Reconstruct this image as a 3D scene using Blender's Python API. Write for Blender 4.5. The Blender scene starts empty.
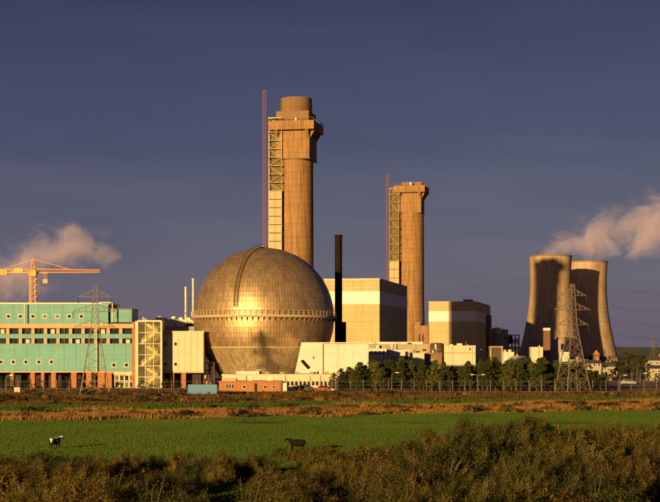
import bpy, math, random
import numpy as np
from mathutils import Vector, Matrix

random.seed(7)
RNG = np.random.default_rng(11)
scene = bpy.context.scene
COL = scene.collection

# ------------------------------------------------------------------ camera, sky, sun
H = 9.2            # camera height over the plain
F = 1488.0         # focal length in photo pixels (photo is 660 wide)
CX, CY = 330.0, 352.0   # image column straight ahead, image row of the horizon

cam = bpy.data.cameras.new('camera')
cam_ob = bpy.data.objects.new('camera', cam)
COL.objects.link(cam_ob)
cam_ob.location = (0, 0, H)
cam_ob.rotation_euler = (math.radians(90), 0, 0)
cam.sensor_fit = 'HORIZONTAL'
cam.sensor_width = 36.0
cam.lens = 36.0 * F / 660.0
cam.shift_y = (CY - 251.0) / 660.0
cam.clip_start = 1.0
cam.clip_end = 60000.0
scene.camera = cam_ob

SUN_AZ = math.radians(26.9)     # degrees to the left of straight behind the camera
SUN_EL = math.radians(7.0)
TOSUN = Vector((-math.sin(SUN_AZ) * math.cos(SUN_EL), -math.cos(SUN_AZ) * math.cos(SUN_EL), math.sin(SUN_EL)))

world = bpy.data.worlds.new('World')
scene.world = world
world.use_nodes = True
wt = world.node_tree
wt.nodes.clear()
def wn(t, **k):
    n = wt.nodes.new(t)
    for a, b in k.items():
        setattr(n, a, b)
    return n
w_out = wn('ShaderNodeOutputWorld')
w_bg = wn('ShaderNodeBackground')
w_sky = wn('ShaderNodeTexSky', sky_type='NISHITA')
w_sky.sun_disc = False
w_sky.sun_elevation = SUN_EL
w_sky.sun_rotation = math.atan2(TOSUN.x, TOSUN.y)
w_sky.dust_density = 2.0
w_tc = wn('ShaderNodeTexCoord')
w_sep = wn('ShaderNodeSeparateXYZ')
wt.links.new(w_tc.outputs['Generated'], w_sep.inputs[0])
w_ramp = wn('ShaderNodeValToRGB')          # storm cloud deck, the same all the way round
w_abs = wn('ShaderNodeMath', operation='ABSOLUTE')
wt.links.new(w_sep.outputs[2], w_abs.inputs[0])
w_map = wn('ShaderNodeMapping')
w_map.inputs['Scale'].default_value = (2.2, 2.2, 13.0)
wt.links.new(w_tc.outputs['Generated'], w_map.inputs[0])
w_noise = wn('ShaderNodeTexNoise')
w_noise.inputs['Scale'].default_value = 2.6
w_noise.inputs['Detail'].default_value = 6.0
w_noise.inputs['Roughness'].default_value = 0.55
w_noise.inputs['Distortion'].default_value = 0.5
wt.links.new(w_map.outputs[0], w_noise.inputs['Vector'])
w_add = wn('ShaderNodeMath', operation='MULTIPLY_ADD')
w_add.inputs[1].default_value = 0.10
wt.links.new(w_noise.outputs[0], w_add.inputs[0])
w_sub = wn('ShaderNodeMath', operation='SUBTRACT')
wt.links.new(w_abs.outputs[0], w_sub.inputs[0])
w_sub.inputs[1].default_value = 0.05
wt.links.new(w_sub.outputs[0], w_add.inputs[2])
wt.links.new(w_add.outputs[0], w_ramp.inputs[0])
el = w_ramp.color_ramp.elements
el[0].position = 0.0;  el[0].color = (0.090, 0.076, 0.110, 1)
el[1].position = 0.26; el[1].color = (0.0050, 0.0010, 0.038, 1)
e = el.new(0.06); e.color = (0.061, 0.058, 0.106, 1)
e = el.new(0.14); e.color = (0.024, 0.023, 0.074, 1)
w_smul = wn('ShaderNodeMix', data_type='RGBA', blend_type='MULTIPLY')
w_smul.inputs['Factor'].default_value = 1.0
w_smul.inputs[7].default_value = (0.12, 0.12, 0.12, 1)
wt.links.new(w_sky.outputs[0], w_smul.inputs[6])
w_mix = wn('ShaderNodeMix', data_type='RGBA')
w_mix.inputs['Factor'].default_value = 0.91
wt.links.new(w_smul.outputs[2], w_mix.inputs[6])
wt.links.new(w_ramp.outputs[0], w_mix.inputs[7])
wt.links.new(w_mix.outputs[2], w_bg.inputs['Color'])
w_bg.inputs['Strength'].default_value = 0.92
wt.links.new(w_bg.outputs[0], w_out.inputs[0])

sun = bpy.data.lights.new('sun', 'SUN')
sun.energy = 5.0
sun.angle = math.radians(1.0)
sun.color = (1.0, 0.65, 0.26)
sun_ob = bpy.data.objects.new('sun', sun)
COL.objects.link(sun_ob)
sun_ob.rotation_euler = TOSUN.to_track_quat('Z', 'Y').to_euler()
sun_ob.location = (-60, -60, 80)

vs = scene.view_settings
vs.view_transform = 'Standard'
vs.look = 'None'
vs.exposure = 0.7
vs.gamma = 1.0
vs.use_curve_mapping = False
scene.render.engine = 'CYCLES'
cy = scene.cycles
cy.use_denoising = True
cy.max_bounces = 6
cy.diffuse_bounces = 3
cy.glossy_bounces = 3
cy.transmission_bounces = 4
cy.transparent_max_bounces = 12
cy.volume_bounces = 2
cy.volume_step_rate = 1.0
cy.volume_max_steps = 128
cy.sample_clamp_indirect = 4.0

# ------------------------------------------------------------------ pixel -> place helpers
def fx(px, d): return (px - CX) * d / F
def fz(py, d): return H - (py - CY) * d / F
def gd(py): return F * H / (py - CY)          # distance of flat ground seen at a row

def smooth(a, b, t):
    t = np.clip((np.asarray(t, float) - a) / (b - a), 0, 1)
    return t * t * (3 - 2 * t)

def ground_z(x, y):
    x = np.asarray(x, float); y = np.asarray(y, float)
    yy = np.maximum(y, 0)
    z = 7.6 * np.exp(-(yy / 32.0) ** 1.2)
    ratio = x / np.maximum(y, 20.0)
    z = z + 2.1 * smooth(0.02, 0.11, ratio) * np.exp(-((y - 86.0) / 24.0) ** 2)
    z = z + 0.12 * np.sin(x * 0.31 + 1.3) * np.sin(y * 0.17) * smooth(330, 200, y)
    return z
def gz(x, y): return float(ground_z(x, y))

# ------------------------------------------------------------------ materials
MATS = {}
def new_mat(name):
    m = bpy.data.materials.new(name)
    m.use_nodes = True
    nt = m.node_tree
    b = nt.nodes['Principled BSDF']
    MATS[name] = m
    return m, nt, b
def nd(nt, t, **k):
    n = nt.nodes.new(t)
    for a, v in k.items(): setattr(n, a, v)
    return n
def col4(c): return (c[0], c[1], c[2], 1.0)
def mixc(nt, fac, a, b, blend='MIX'):
    n = nd(nt, 'ShaderNodeMix', data_type='RGBA', blend_type=blend)
    for sock, v in ((0, fac), (6, a), (7, b)):
        if isinstance(v, (int, float)): n.inputs[sock].default_value = v
        elif isinstance(v, tuple): n.inputs[sock].default_value = col4(v)
        else: nt.links.new(v, n.inputs[sock])
    return n.outputs[2]
def noise(nt, vec, scale, detail=5.0, rough=0.55, dist=0.0):
    n = nd(nt, 'ShaderNodeTexNoise')
    n.inputs['Scale'].default_value = scale
    n.inputs['Detail'].default_value = detail
    n.inputs['Roughness'].default_value = rough
    n.inputs['Distortion'].default_value = dist
    nt.links.new(vec, n.inputs['Vector'])
    return n.outputs[0]
def mapping(nt, vec, scale, loc=(0, 0, 0)):
    n = nd(nt, 'ShaderNodeMapping')
    n.inputs['Scale'].default_value = scale
    n.inputs['Location'].default_value = loc
    nt.links.new(vec, n.inputs[0])
    return n.outputs[0]
def ramp(nt, val, p0, p1, c0=(0, 0, 0), c1=(1, 1, 1)):
    n = nd(nt, 'ShaderNodeValToRGB')
    n.color_ramp.elements[0].position = p0; n.color_ramp.elements[0].color = col4(c0)
    n.color_ramp.elements[1].position = p1; n.color_ramp.elements[1].color = col4(c1)
    nt.links.new(val, n.inputs[0])
    return n.outputs[0]
def bump(nt, b, h, strength=0.4, dist=0.05):
    n = nd(nt, 'ShaderNodeBump')
    n.inputs['Strength'].default_value = strength
    n.inputs['Distance'].default_value = dist
    nt.links.new(h, n.inputs['Height'])
    nt.links.new(n.outputs[0], b.inputs['Normal'])

def weathered(name, c, dark=None, scale=0.12, streak=0.5, rough=0.85, metal=0.0, lines=0.0, line_gap=2.0, spec=0.3, fine=0.25):
    """Wall-like surface: broad blotches, vertical rain streaks, faint lift lines."""
    m, nt, b = new_mat(name)
    dark = dark or tuple(v * 0.55 for v in c)
    tc = nd(nt, 'ShaderNodeTexCoord').outputs['Object']
    blot = ramp(nt, noise(nt, tc, scale, 6, 0.6, 0.3), 0.35, 0.7)
    st = noise(nt, mapping(nt, tc, (1.0, 1.0, 0.06)), scale * 9, 4, 0.6)
    st = ramp(nt, st, 0.42, 0.68)
    base = mixc(nt, mixc(nt, 0.65, blot, (0, 0, 0)), c, dark)
    pour = ramp(nt, noise(nt, mapping(nt, tc, (0.12, 0.12, 1.0)), scale * 4, 3, 0.6), 0.40, 0.62)     # irregular courses
    base = mixc(nt, mixc(nt, 0.62, pour, (0, 0, 0)), base, tuple(v * 0.72 for v in c))
    k = nd(nt, 'ShaderNodeMath', operation='MULTIPLY'); k.inputs[1].default_value = streak
    nt.links.new(st, k.inputs[0])
    base = mixc(nt, k.outputs[0], base, dark)
    fn = noise(nt, tc, scale * 30, 3, 0.6)
    fr = ramp(nt, fn, 0.3, 0.75, (1 - fine,) * 3, (1, 1, 1))
    base = mixc(nt, 1.0, base, fr, 'MULTIPLY')
    hgt = fn
    if lines > 0:
        sp = nd(nt, 'ShaderNodeSeparateXYZ'); nt.links.new(tc, sp.inputs[0])
        q = nd(nt, 'ShaderNodeMath', operation='MULTIPLY'); q.inputs[1].default_value = 1.0 / line_gap
        nt.links.new(sp.outputs[2], q.inputs[0])
        fr_ = nd(nt, 'ShaderNodeMath', operation='FRACT'); nt.links.new(q.outputs[0], fr_.inputs[0])
        gt = ramp(nt, fr_.outputs[0], 0.04, 0.12, (1 - lines,) * 3, (1, 1, 1))
        base = mixc(nt, 1.0, base, gt, 'MULTIPLY')
    nt.links.new(base, b.inputs['Base Color'])
    b.inputs['Roughness'].default_value = rough
    b.inputs['Metallic'].default_value = metal
    b.inputs['Specular IOR Level'].default_value = spec
    bump(nt, b, hgt, 0.35, 0.08)
    return m

def glassy(name, c, rough=0.12):
    m, nt, b = new_mat(name)
    tc = nd(nt, 'ShaderNodeTexCoord').outputs['Object']
    v = noise(nt, tc, 0.9, 2)
    nt.links.new(mixc(nt, v, tuple(x * 0.6 for x in c), c), b.inputs['Base Color'])
    b.inputs['Roughness'].default_value = rough
    b.inputs['Specular IOR Level'].default_value = 0.5
    return m

def foliage(name, cols, rough=0.75, transl=0.25, nscale=1.6):
    """Leaves: colour differs leaf by leaf and plant by plant."""
    m, nt, b = new_mat(name)
    geo = nd(nt, 'ShaderNodeNewGeometry')
    oi = nd(nt, 'ShaderNodeObjectInfo')
    tc = nd(nt, 'ShaderNodeTexCoord').outputs['Object']
    cr = nd(nt, 'ShaderNodeValToRGB')
    els = cr.color_ramp.elements
    els[0].position = 0; els[0].color = col4(cols[0])
    els[1].position = 1; els[1].color = col4(cols[-1])
    for i, c in enumerate(cols[1:-1]):
        q = els.new((i + 1) / (len(cols) - 1)); q.color = col4(c)
    a = nd(nt, 'ShaderNodeMath', operation='MULTIPLY'); a.inputs[1].default_value = 0.45
    nt.links.new(geo.outputs['Random Per Island'], a.inputs[0])
    a2 = nd(nt, 'ShaderNodeMath', operation='MULTIPLY_ADD'); a2.inputs[1].default_value = 0.5
    nt.links.new(oi.outputs['Random'], a2.inputs[0]); nt.links.new(a.outputs[0], a2.inputs[2])
    a3 = nd(nt, 'ShaderNodeMath', operation='MULTIPLY_ADD'); a3.inputs[1].default_value = 0.6
    nt.links.new(noise(nt, tc, nscale, 3), a3.inputs[0]); nt.links.new(a2.outputs[0], a3.inputs[2])
    at = nd(nt, 'ShaderNodeAttribute'); at.attribute_name = 'tip'      # yellower twig ends: paler young growth, plus sunlit tips put into the colour
    a5 = nd(nt, 'ShaderNodeMath', operation='MULTIPLY_ADD'); a5.inputs[1].default_value = 0.5
    nt.links.new(at.outputs['Fac'], a5.inputs[0]); nt.links.new(a3.outputs[0], a5.inputs[2])
    a4 = nd(nt, 'ShaderNodeMath', operation='SUBTRACT'); a4.inputs[1].default_value = 0.36
    nt.links.new(a5.outputs[0], a4.inputs[0])
    nt.links.new(a4.outputs[0], cr.inputs[0])
    nt.links.new(cr.outputs[0], b.inputs['Base Color'])
    b.inputs['Roughness'].default_value = rough
    b.inputs['Specular IOR Level'].default_value = 0.2
    tr = nd(nt, 'ShaderNodeBsdfTranslucent')
    nt.links.new(cr.outputs[0], tr.inputs[0])
    mx = nd(nt, 'ShaderNodeMixShader'); mx.inputs[0].default_value = transl
    nt.links.new(b.outputs[0], mx.inputs[1]); nt.links.new(tr.outputs[0], mx.inputs[2])
    nt.links.new(mx.outputs[0], nt.nodes['Material Output'].inputs[0])
    return m

def plain(name, c, rough=0.6, metal=0.0, var=0.3, scale=1.5):
    m, nt, b = new_mat(name)
    tc = nd(nt, 'ShaderNodeTexCoord').outputs['Object']
    n = ramp(nt, noise(nt, tc, scale, 4, 0.6), 0.3, 0.72)
    nt.links.new(mixc(nt, n, tuple(x * (1 - var) for x in c), c), b.inputs['Base Color'])
    b.inputs['Roughness'].default_value = rough
    b.inputs['Metallic'].default_value = metal
    return m

weathered('concrete_tan', (0.40, 0.225, 0.088), (0.17, 0.095, 0.042), 0.12, 0.9, lines=0.28, line_gap=2.9)
weathered('concrete_brown', (0.28, 0.17, 0.08), (0.15, 0.09, 0.045), 0.1, 0.5)
weathered('concrete_grey', (0.33, 0.27, 0.20), (0.2, 0.16, 0.11), 0.1, 0.5)
weathered('tower_shell', (0.52, 0.37, 0.225), (0.26, 0.175, 0.105), 0.05, 0.8, lines=0.16, line_gap=4.0)
weathered('reactor_cladding', (0.60, 0.47, 0.235), (0.42, 0.32, 0.155), 0.08, 0.6, lines=0.3, line_gap=1.6)
weathered('white_band', (0.80, 0.78, 0.72), (0.66, 0.62, 0.52), 0.08, 0.35)
weathered('cream_wall', (0.68, 0.60, 0.42), (0.52, 0.44, 0.28), 0.1, 0.35, rough=0.7)
weathered('white_wall', (0.72, 0.68, 0.58), (0.55, 0.50, 0.38), 0.1, 0.3, rough=0.7)
weathered('ribbed_cream', (0.58, 0.46, 0.27), (0.42, 0.32, 0.17), 0.2, 0.3, rough=0.6)
weathered('green_panel', (0.155, 0.40, 0.375), (0.105, 0.28, 0.255), 0.2, 0.6, rough=0.55, lines=0.18, line_gap=1.2)
weathered('orange_brick', (0.46, 0.19, 0.075), (0.32, 0.12, 0.05), 0.5, 0.3, lines=0.15, line_gap=0.3)
weathered('dull_brick', (0.22, 0.105, 0.06), (0.14, 0.07, 0.04), 0.3, 0.4)
weathered('dull_render', (0.42, 0.37, 0.28), (0.28, 0.24, 0.17), 0.3, 0.5)
weathered('concrete_pale', (0.46, 0.38, 0.25), (0.32, 0.26, 0.16), 0.12, 0.5)
weathered('orange_ledge', (0.60, 0.41, 0.24), (0.46, 0.29, 0.15), 0.3, 0.4)
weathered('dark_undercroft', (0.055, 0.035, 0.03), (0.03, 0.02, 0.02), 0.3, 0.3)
weathered('brown_cladding', (0.11, 0.07, 0.045), (0.07, 0.045, 0.03), 0.2, 0.4, lines=0.3, line_gap=0.8)
weathered('grey_roof', (0.20, 0.18, 0.16), (0.13, 0.12, 0.1), 0.2, 0.2)
weathered('grey_wall', (0.36, 0.33, 0.30), (0.25, 0.22, 0.19), 0.2, 0.4)
weathered('skirt_panel', (0.52, 0.40, 0.23), (0.24, 0.16, 0.09), 0.14, 0.75, rough=0.55, metal=0.2)
weathered('rail_cream', (0.48, 0.37, 0.22), (0.36, 0.27, 0.15), 0.5, 0.3, rough=0.5)
weathered('black_stack', (0.016, 0.010, 0.009), (0.01, 0.007, 0.006), 0.3, 0.4, rough=0.8, spec=0.1)
weathered('slate_roof', (0.10, 0.085, 0.08), (0.06, 0.05, 0.05), 0.4, 0.3)
plain('yellow_glazed', (0.40, 0.32, 0.12), 0.6, var=0.5, scale=0.25)
plain('stair_olive', (0.23, 0.18, 0.07), 0.7, var=0.4, scale=0.3)
plain('walkway_brown', (0.17, 0.115, 0.06), 0.8)
plain('stair_white', (0.78, 0.72, 0.55), 0.6)
plain('white_frame', (0.62, 0.55, 0.40), 0.5, var=0.25)
plain('red_mast', (0.24, 0.065, 0.06), 0.7)
plain('crane_orange', (0.62, 0.25, 0.04), 0.5, var=0.2)
plain('crane_yellow', (0.68, 0.34, 0.04), 0.5, var=0.2)
plain('galvanised', (0.20, 0.155, 0.11), 0.7, 0.1)
plain('post_grey', (0.19, 0.16, 0.12), 0.8)
plain('pale_metal', (0.62, 0.56, 0.44), 0.45, 0.3)
plain('wire_dark', (0.06, 0.05, 0.05), 0.6)
plain('container_blue', (0.09, 0.24, 0.42), 0.5, var=0.3)
plain('scaffold', (0.42, 0.33, 0.15), 0.6, 0.2)
weathered('stair_mesh', (0.20, 0.15, 0.06), (0.10, 0.075, 0.035), 0.3, 0.6)
plain('dark_void', (0.02, 0.016, 0.014), 0.9)
plain('bark', (0.08, 0.055, 0.035), 0.9)
plain('horn', (0.3, 0.25, 0.18), 0.6)
plain('red_paint', (0.5, 0.07, 0.03), 0.6)
plain('car_paint', (0.30, 0.31, 0.33), 0.3, 0.4, var=0.1)
glassy('window_glass', (0.025, 0.025, 0.03))
glassy('amber_glass', (0.22, 0.15, 0.06))
foliage('gorse_leaf', [(0.012, 0.019, 0.005), (0.029, 0.042, 0.008), (0.068, 0.068, 0.012), (0.165, 0.118, 0.021)])
foliage('bracken_leaf', [(0.022, 0.019, 0.006), (0.048, 0.039, 0.010), (0.098, 0.068, 0.015), (0.175, 0.118, 0.024)])
foliage('pine_leaf', [(0.018, 0.029, 0.006), (0.045, 0.060, 0.010), (0.105, 0.115, 0.017), (0.17, 0.15, 0.026)])
foliage('shrub_leaf', [(0.020, 0.024, 0.008), (0.045, 0.046, 0.012), (0.08, 0.066, 0.018)])
foliage('golden_grass', [(0.085, 0.040, 0.011), (0.16, 0.082, 0.021), (0.25, 0.135, 0.036), (0.32, 0.19, 0.056)], transl=0.2, nscale=.25)
foliage('brown_scrub', [(0.06, 0.034, 0.012), (0.11, 0.06, 0.018), (0.17, 0.10, 0.03), (0.09, 0.085, 0.02)], transl=0.2)
foliage('meadow_blade', [(0.036, 0.074, 0.007), (0.052, 0.096, 0.009), (0.078, 0.112, 0.011), (0.135, 0.135, 0.018)], transl=0.3, nscale=.07)

# dome cladding: weathered aluminium sheets, every sheet a little different
m, nt, b = new_mat('dome_metal')
geo = nd(nt, 'ShaderNodeNewGeometry')
tc = nd(nt, 'ShaderNodeTexCoord').outputs['Object']
v = ramp(nt, geo.outputs['Random Per Island'], 0.0, 1.0, (0.46, 0.32, 0.17), (0.60, 0.425, 0.23))
rs = ramp(nt, noise(nt, mapping(nt, tc, (1, 1, 0.22)), 0.55, 6, 0.65, 0.4), 0.42, 0.72)
v = mixc(nt, mixc(nt, 0.45, rs, (0, 0, 0)), v, (0.17, 0.105, 0.05))
nt.links.new(v, b.inputs['Base Color'])
b.inputs['Metallic'].default_value = 0.7
rr = nd(nt, 'ShaderNodeMapRange')
rr.inputs[3].default_value = 0.40; rr.inputs[4].default_value = 0.54
nt.links.new(noise(nt, tc, 0.7, 4), rr.inputs[0])
nt.links.new(rr.outputs[0], b.inputs['Roughness'])
bump(nt, b, noise(nt, tc, 1.2, 3), 0.15, 0.1)

# thin yellowish glazing
m, nt, b = new_mat('stair_glazing')
b.inputs['Base Color'].default_value = (0.42, 0.38, 0.22, 1)
b.inputs['Roughness'].default_value = 0.2
tp = nd(nt, 'ShaderNodeBsdfTransparent'); tp.inputs[0].default_value = (0.98, 0.95, 0.82, 1)
mx = nd(nt, 'ShaderNodeMixShader')
tcg = nd(nt, 'ShaderNodeTexCoord').outputs['Object']
mr = nd(nt, 'ShaderNodeMapRange'); mr.inputs[3].default_value = 0.84; mr.inputs[4].default_value = 0.95
nt.links.new(noise(nt, tcg, 0.4, 2), mr.inputs[0])
nt.links.new(mr.outputs[0], mx.inputs[0])
nt.links.new(b.outputs[0], mx.inputs[1]); nt.links.new(tp.outputs[0], mx.inputs[2])
nt.links.new(mx.outputs[0], nt.nodes['Material Output'].inputs[0])

# cow hides
def hide(name, c_light, c_dark, thr, loc):
    m, nt, b = new_mat(name)
    tc = nd(nt, 'ShaderNodeTexCoord').outputs['Object']
    n = noise(nt, mapping(nt, tc, (1, 1, 1), loc), 1.35, 1.5, 0.4)
    if name == 'hide_pied':                 # pale saddle and rump over dark flanks and legs
        spz = nd(nt, 'ShaderNodeSeparateXYZ'); nt.links.new(tc, spz.inputs[0])
        ma = nd(nt, 'ShaderNodeMath', operation='MULTIPLY_ADD'); nt.links.new(spz.outputs[2], ma.inputs[0]); ma.inputs[1].default_value = .55; ma.inputs[2].default_value = -.60
        ad = nd(nt, 'ShaderNodeMath', operation='ADD'); nt.links.new(n, ad.inputs[0]); nt.links.new(ma.outputs[0], ad.inputs[1])
        n = ad.outputs[0]
    nt.links.new(mixc(nt, ramp(nt, n, thr, thr + 0.02), c_dark, c_light), b.inputs['Base Color'])
    b.inputs['Roughness'].default_value = 0.85
    b.inputs['Specular IOR Level'].default_value = 0.1
hide('hide_pied', (0.72, 0.66, 0.55), (0.018, 0.014, 0.013), 0.50, (3.1, 0.4, 1.9))
hide('hide_black', (0.6, 0.55, 0.48), (0.010, 0.006, 0.006), 0.74, (0.3, 2.0, 0.7))

# ground: bracken soil, meadow, rough grass, works ground, farmland
m, nt, b = new_mat('ground_cover')
tc = nd(nt, 'ShaderNodeTexCoord').outputs['Object']
sp = nd(nt, 'ShaderNodeSeparateXYZ'); nt.links.new(tc, sp.inputs[0])
big = noise(nt, tc, 0.05, 5, 0.6)
fine = noise(nt, tc, 1.7, 5, 0.65)
def zone(val, y0, soft, warp=10.0):
    a = nd(nt, 'ShaderNodeMath', operation='MULTIPLY_ADD'); a.inputs[1].default_value = warp
    nt.links.new(big, a.inputs[0]); nt.links.new(val, a.inputs[2])
    r = nd(nt, 'ShaderNodeMapRange', interpolation_type='SMOOTHSTEP')
    r.inputs[1].default_value = y0 - soft + warp * 0.5; r.inputs[2].default_value = y0 + soft + warp * 0.5
    nt.links.new(a.outputs[0], r.inputs[0])
    return r.outputs[0]
# distance measured along a slightly tilted field edge
tilt = nd(nt, 'ShaderNodeMath', operation='MULTIPLY_ADD'); tilt.inputs[1].default_value = -0.42
nt.links.new(sp.outputs[0], tilt.inputs[0]); nt.links.new(sp.outputs[1], tilt.inputs[2])
T = tilt.outputs[0]
soil = mixc(nt, fine, (0.045, 0.028, 0.012), (0.085, 0.060, 0.02))
soil = mixc(nt, ramp(nt, big, 0.48, 0.6), soil, (0.045, 0.070, 0.012))
mead = mixc(nt, ramp(nt, fine, 0.3, 0.7), (0.09, 0.150, 0.014), (0.13, 0.185, 0.02))
mead = mixc(nt, ramp(nt, noise(nt, mapping(nt, tc, (0.5, 1, 1)), 0.09, 4), 0.45, 0.75), mead, (0.15, 0.150, 0.026))
gold = mixc(nt, fine, (0.14, 0.075, 0.02), (0.25, 0.14, 0.04))
dull = mixc(nt, fine, (0.055, 0.080, 0.014), (0.11, 0.11, 0.026))
works = mixc(nt, fine, (0.17, 0.13, 0.09), (0.26, 0.21, 0.14))
farm = mixc(nt, ramp(nt, noise(nt, tc, 0.004, 3), 0.4, 0.6), (0.06, 0.10, 0.02), (0.12, 0.12, 0.035))
c = mixc(nt, zone(sp.outputs[1], 116, 6), soil, mead)
c = mixc(nt, zone(T, 214, 1.5, 4), c, gold)
c = mixc(nt, zone(T, 246, 3), c, dull)
c = mixc(nt, zone(T, 275, 4), c, gold)
c = mixc(nt, zone(sp.outputs[1], 338, 4), c, works)
c = mixc(nt, zone(sp.outputs[1], 1600, 40), c, farm)
nt.links.new(c, b.inputs['Base Color'])
b.inputs['Roughness'].default_value = 0.95
b.inputs['Specular IOR Level'].default_value = 0.1
bump(nt, b, fine, 0.8, 0.15)

M = MATS

# ------------------------------------------------------------------ mesh helpers
class MB:
    def __init__(s): s.v = []; s.f = []
    def add(s, vs, fs):
        o = len(s.v)
        s.v.extend([tuple(p) for p in vs])
        s.f.extend([tuple(i + o for i in f) for f in fs])
        return s
    def box(s, x0, x1, y0, y1, z0, z1):
        vs = [(x0, y0, z0), (x1, y0, z0), (x1, y1, z0), (x0, y1, z0), (x0, y0, z1), (x1, y0, z1), (x1, y1, z1), (x0, y1, z1)]
        return s.add(vs, [(0, 3, 2, 1), (4, 5, 6, 7), (0, 1, 5, 4), (1, 2, 6, 5), (2, 3, 7, 6), (3, 0, 4, 7)])
    def prism(s, poly, axis, a, b):
        """poly: 2-D outline; extruded along axis ('x','y','z') from a to b."""
        def p3(u, w, t):
            return {'x': (t, u, w), 'y': (u, t, w), 'z': (u, w, t)}[axis]
        n = len(poly)
        vs = [p3(u, w, a) for u, w in poly] + [p3(u, w, b) for u, w in poly]
        fs = [tuple(range(n)), tuple(range(2 * n - 1, n - 1, -1))]
        for i in range(n):
            j = (i + 1) % n
            fs.append((i, i + n, j + n, j))
        return s.add(vs, fs)
    def beam(s, p, q, w, w2=None):
        p = Vector(p); q = Vector(q); w2 = w2 or w
        d = (q - p)
        if d.length < 1e-6: return s
        d.normalize()
        up = Vector((0, 0, 1)) if abs(d.z) < 0.95 else Vector((0, 1, 0))
        a = d.cross(up).normalized(); c = a.cross(d).normalized()
        vs = []
        for o, ww in ((p, w), (q, w2)):
            for i, j in ((-1, -1), (1, -1), (1, 1), (-1, 1)):
                vs.append(o + a * i * ww / 2 + c * j * ww / 2)
        return s.add(vs, [(3, 2, 1, 0), (4, 5, 6, 7), (0, 1, 5, 4), (1, 2, 6, 5), (2, 3, 7, 6), (3, 0, 4, 7)])
    def tube(s, pts, rad, n=8, cap=True):
        pts = [Vector(p) for p in pts]
        if not hasattr(rad, '__len__'): rad = [rad] * len(pts)
        rings = []
        for i, p in enumerate(pts):
            d = (pts[min(i + 1, len(pts) - 1)] - pts[max(i - 1, 0)]).normalized()
            up = Vector((0, 0, 1)) if abs(d.z) < 0.9 else Vector((0, 1, 0))
            a = d.cross(up).normalized(); c = a.cross(d).normalized()
            rings.append([p + (a * math.cos(t) + c * math.sin(t)) * rad[i] for t in [2 * math.pi * k / n for k in range(n)]])
        vs = [v for r in rings for v in r]
        fs = []
        for i in range(len(pts) - 1):
            for k in range(n):
                k2 = (k + 1) % n
                fs.append((i * n + k, i * n + k2, (i + 1) * n + k2, (i + 1) * n + k))
        if cap:
            fs.append(tuple(range(n - 1, -1, -1)))
            fs.append(tuple((len(pts) - 1) * n + k for k in range(n)))
        return s.add(vs, fs)
    def lathe(s, prof, n=48, close=False, c=(0, 0)):
        """prof: list of (r,z); close joins last ring to first (hollow wall)."""
        vs = []
        for r, z in prof:
            for k in range(n):
                t = 2 * math.pi * k / n
                vs.append((c[0] + r * math.cos(t), c[1] + r * math.sin(t), z))
        fs = []
        m = len(prof)
        for i in range(m if close else m - 1):
            i2 = (i + 1) % m
            for k in range(n):
                k2 = (k + 1) % n
                fs.append((i * n + k, i * n + k2, i2 * n + k2, i2 * n + k))
        if not close:
            fs.append(tuple(range(n - 1, -1, -1)))
            fs.append(tuple((m - 1) * n + k for k in range(n)))
        return s.add(vs, fs)
    def mesh(s, name, mat, smooth_angle=None):
        me = bpy.data.meshes.new(name)
        me.from_pydata(s.v, [], s.f)
        me.materials.append(M[mat] if isinstance(mat, str) else mat)
        if smooth_angle is not None:
            me.polygons.foreach_set('use_smooth', [True] * len(me.polygons))
            me.set_sharp_from_angle(angle=math.radians(smooth_angle))
        me.update()
        return me
    def build(s, name, mat, parent=None, smooth=None, loc=None):
        return put(name, s.mesh(name, mat, smooth), parent, loc)

def put(name, me, parent=None, loc=None, rz=0.0):
    o = bpy.data.objects.new(name, me)
    COL.objects.link(o)
    if parent is not None: o.parent = parent
    if loc is not None: o.location = loc
    if rz: o.rotation_euler = (0, 0, rz)
    return o
def tag(o, label, cat, group=None, kind=None):
    o['label'] = label; o['category'] = cat
    if group: o['group'] = group
    if kind: o['kind'] = kind
    return o
def thing(name, label, cat, loc, rz=0.0, group=None):
    o = bpy.data.objects.new(name, None)
    o.empty_display_size = 0.5
    COL.objects.link(o)
    o.location = loc; o.rotation_euler = (0, 0, rz)
    return tag(o, label, cat, group)
def copy_tree(o, parent=None):
    c = o.copy(); COL.objects.link(c); c.parent = parent
    for ch in o.children: copy_tree(ch, c)
    return c
def np_mesh(name, verts, faces_n, mat):
    """verts (N*k,3); every consecutive k verts form one face."""
    k = faces_n
    nv = len(verts); nf = nv // k
    me = bpy.data.meshes.new(name)
    me.vertices.add(nv)
    me.vertices.foreach_set('co', np.asarray(verts, np.float32).ravel())
    me.loops.add(nv)
    me.loops.foreach_set('vertex_index', np.arange(nv, dtype=np.int32))
    me.polygons.add(nf)
    me.polygons.foreach_set('loop_start', np.arange(0, nv, k, dtype=np.int32))
    me.polygons.foreach_set('loop_total', np.full(nf, k, dtype=np.int32))
    me.materials.append(M[mat])
    me.update(calc_edges=True)
    return me

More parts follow.
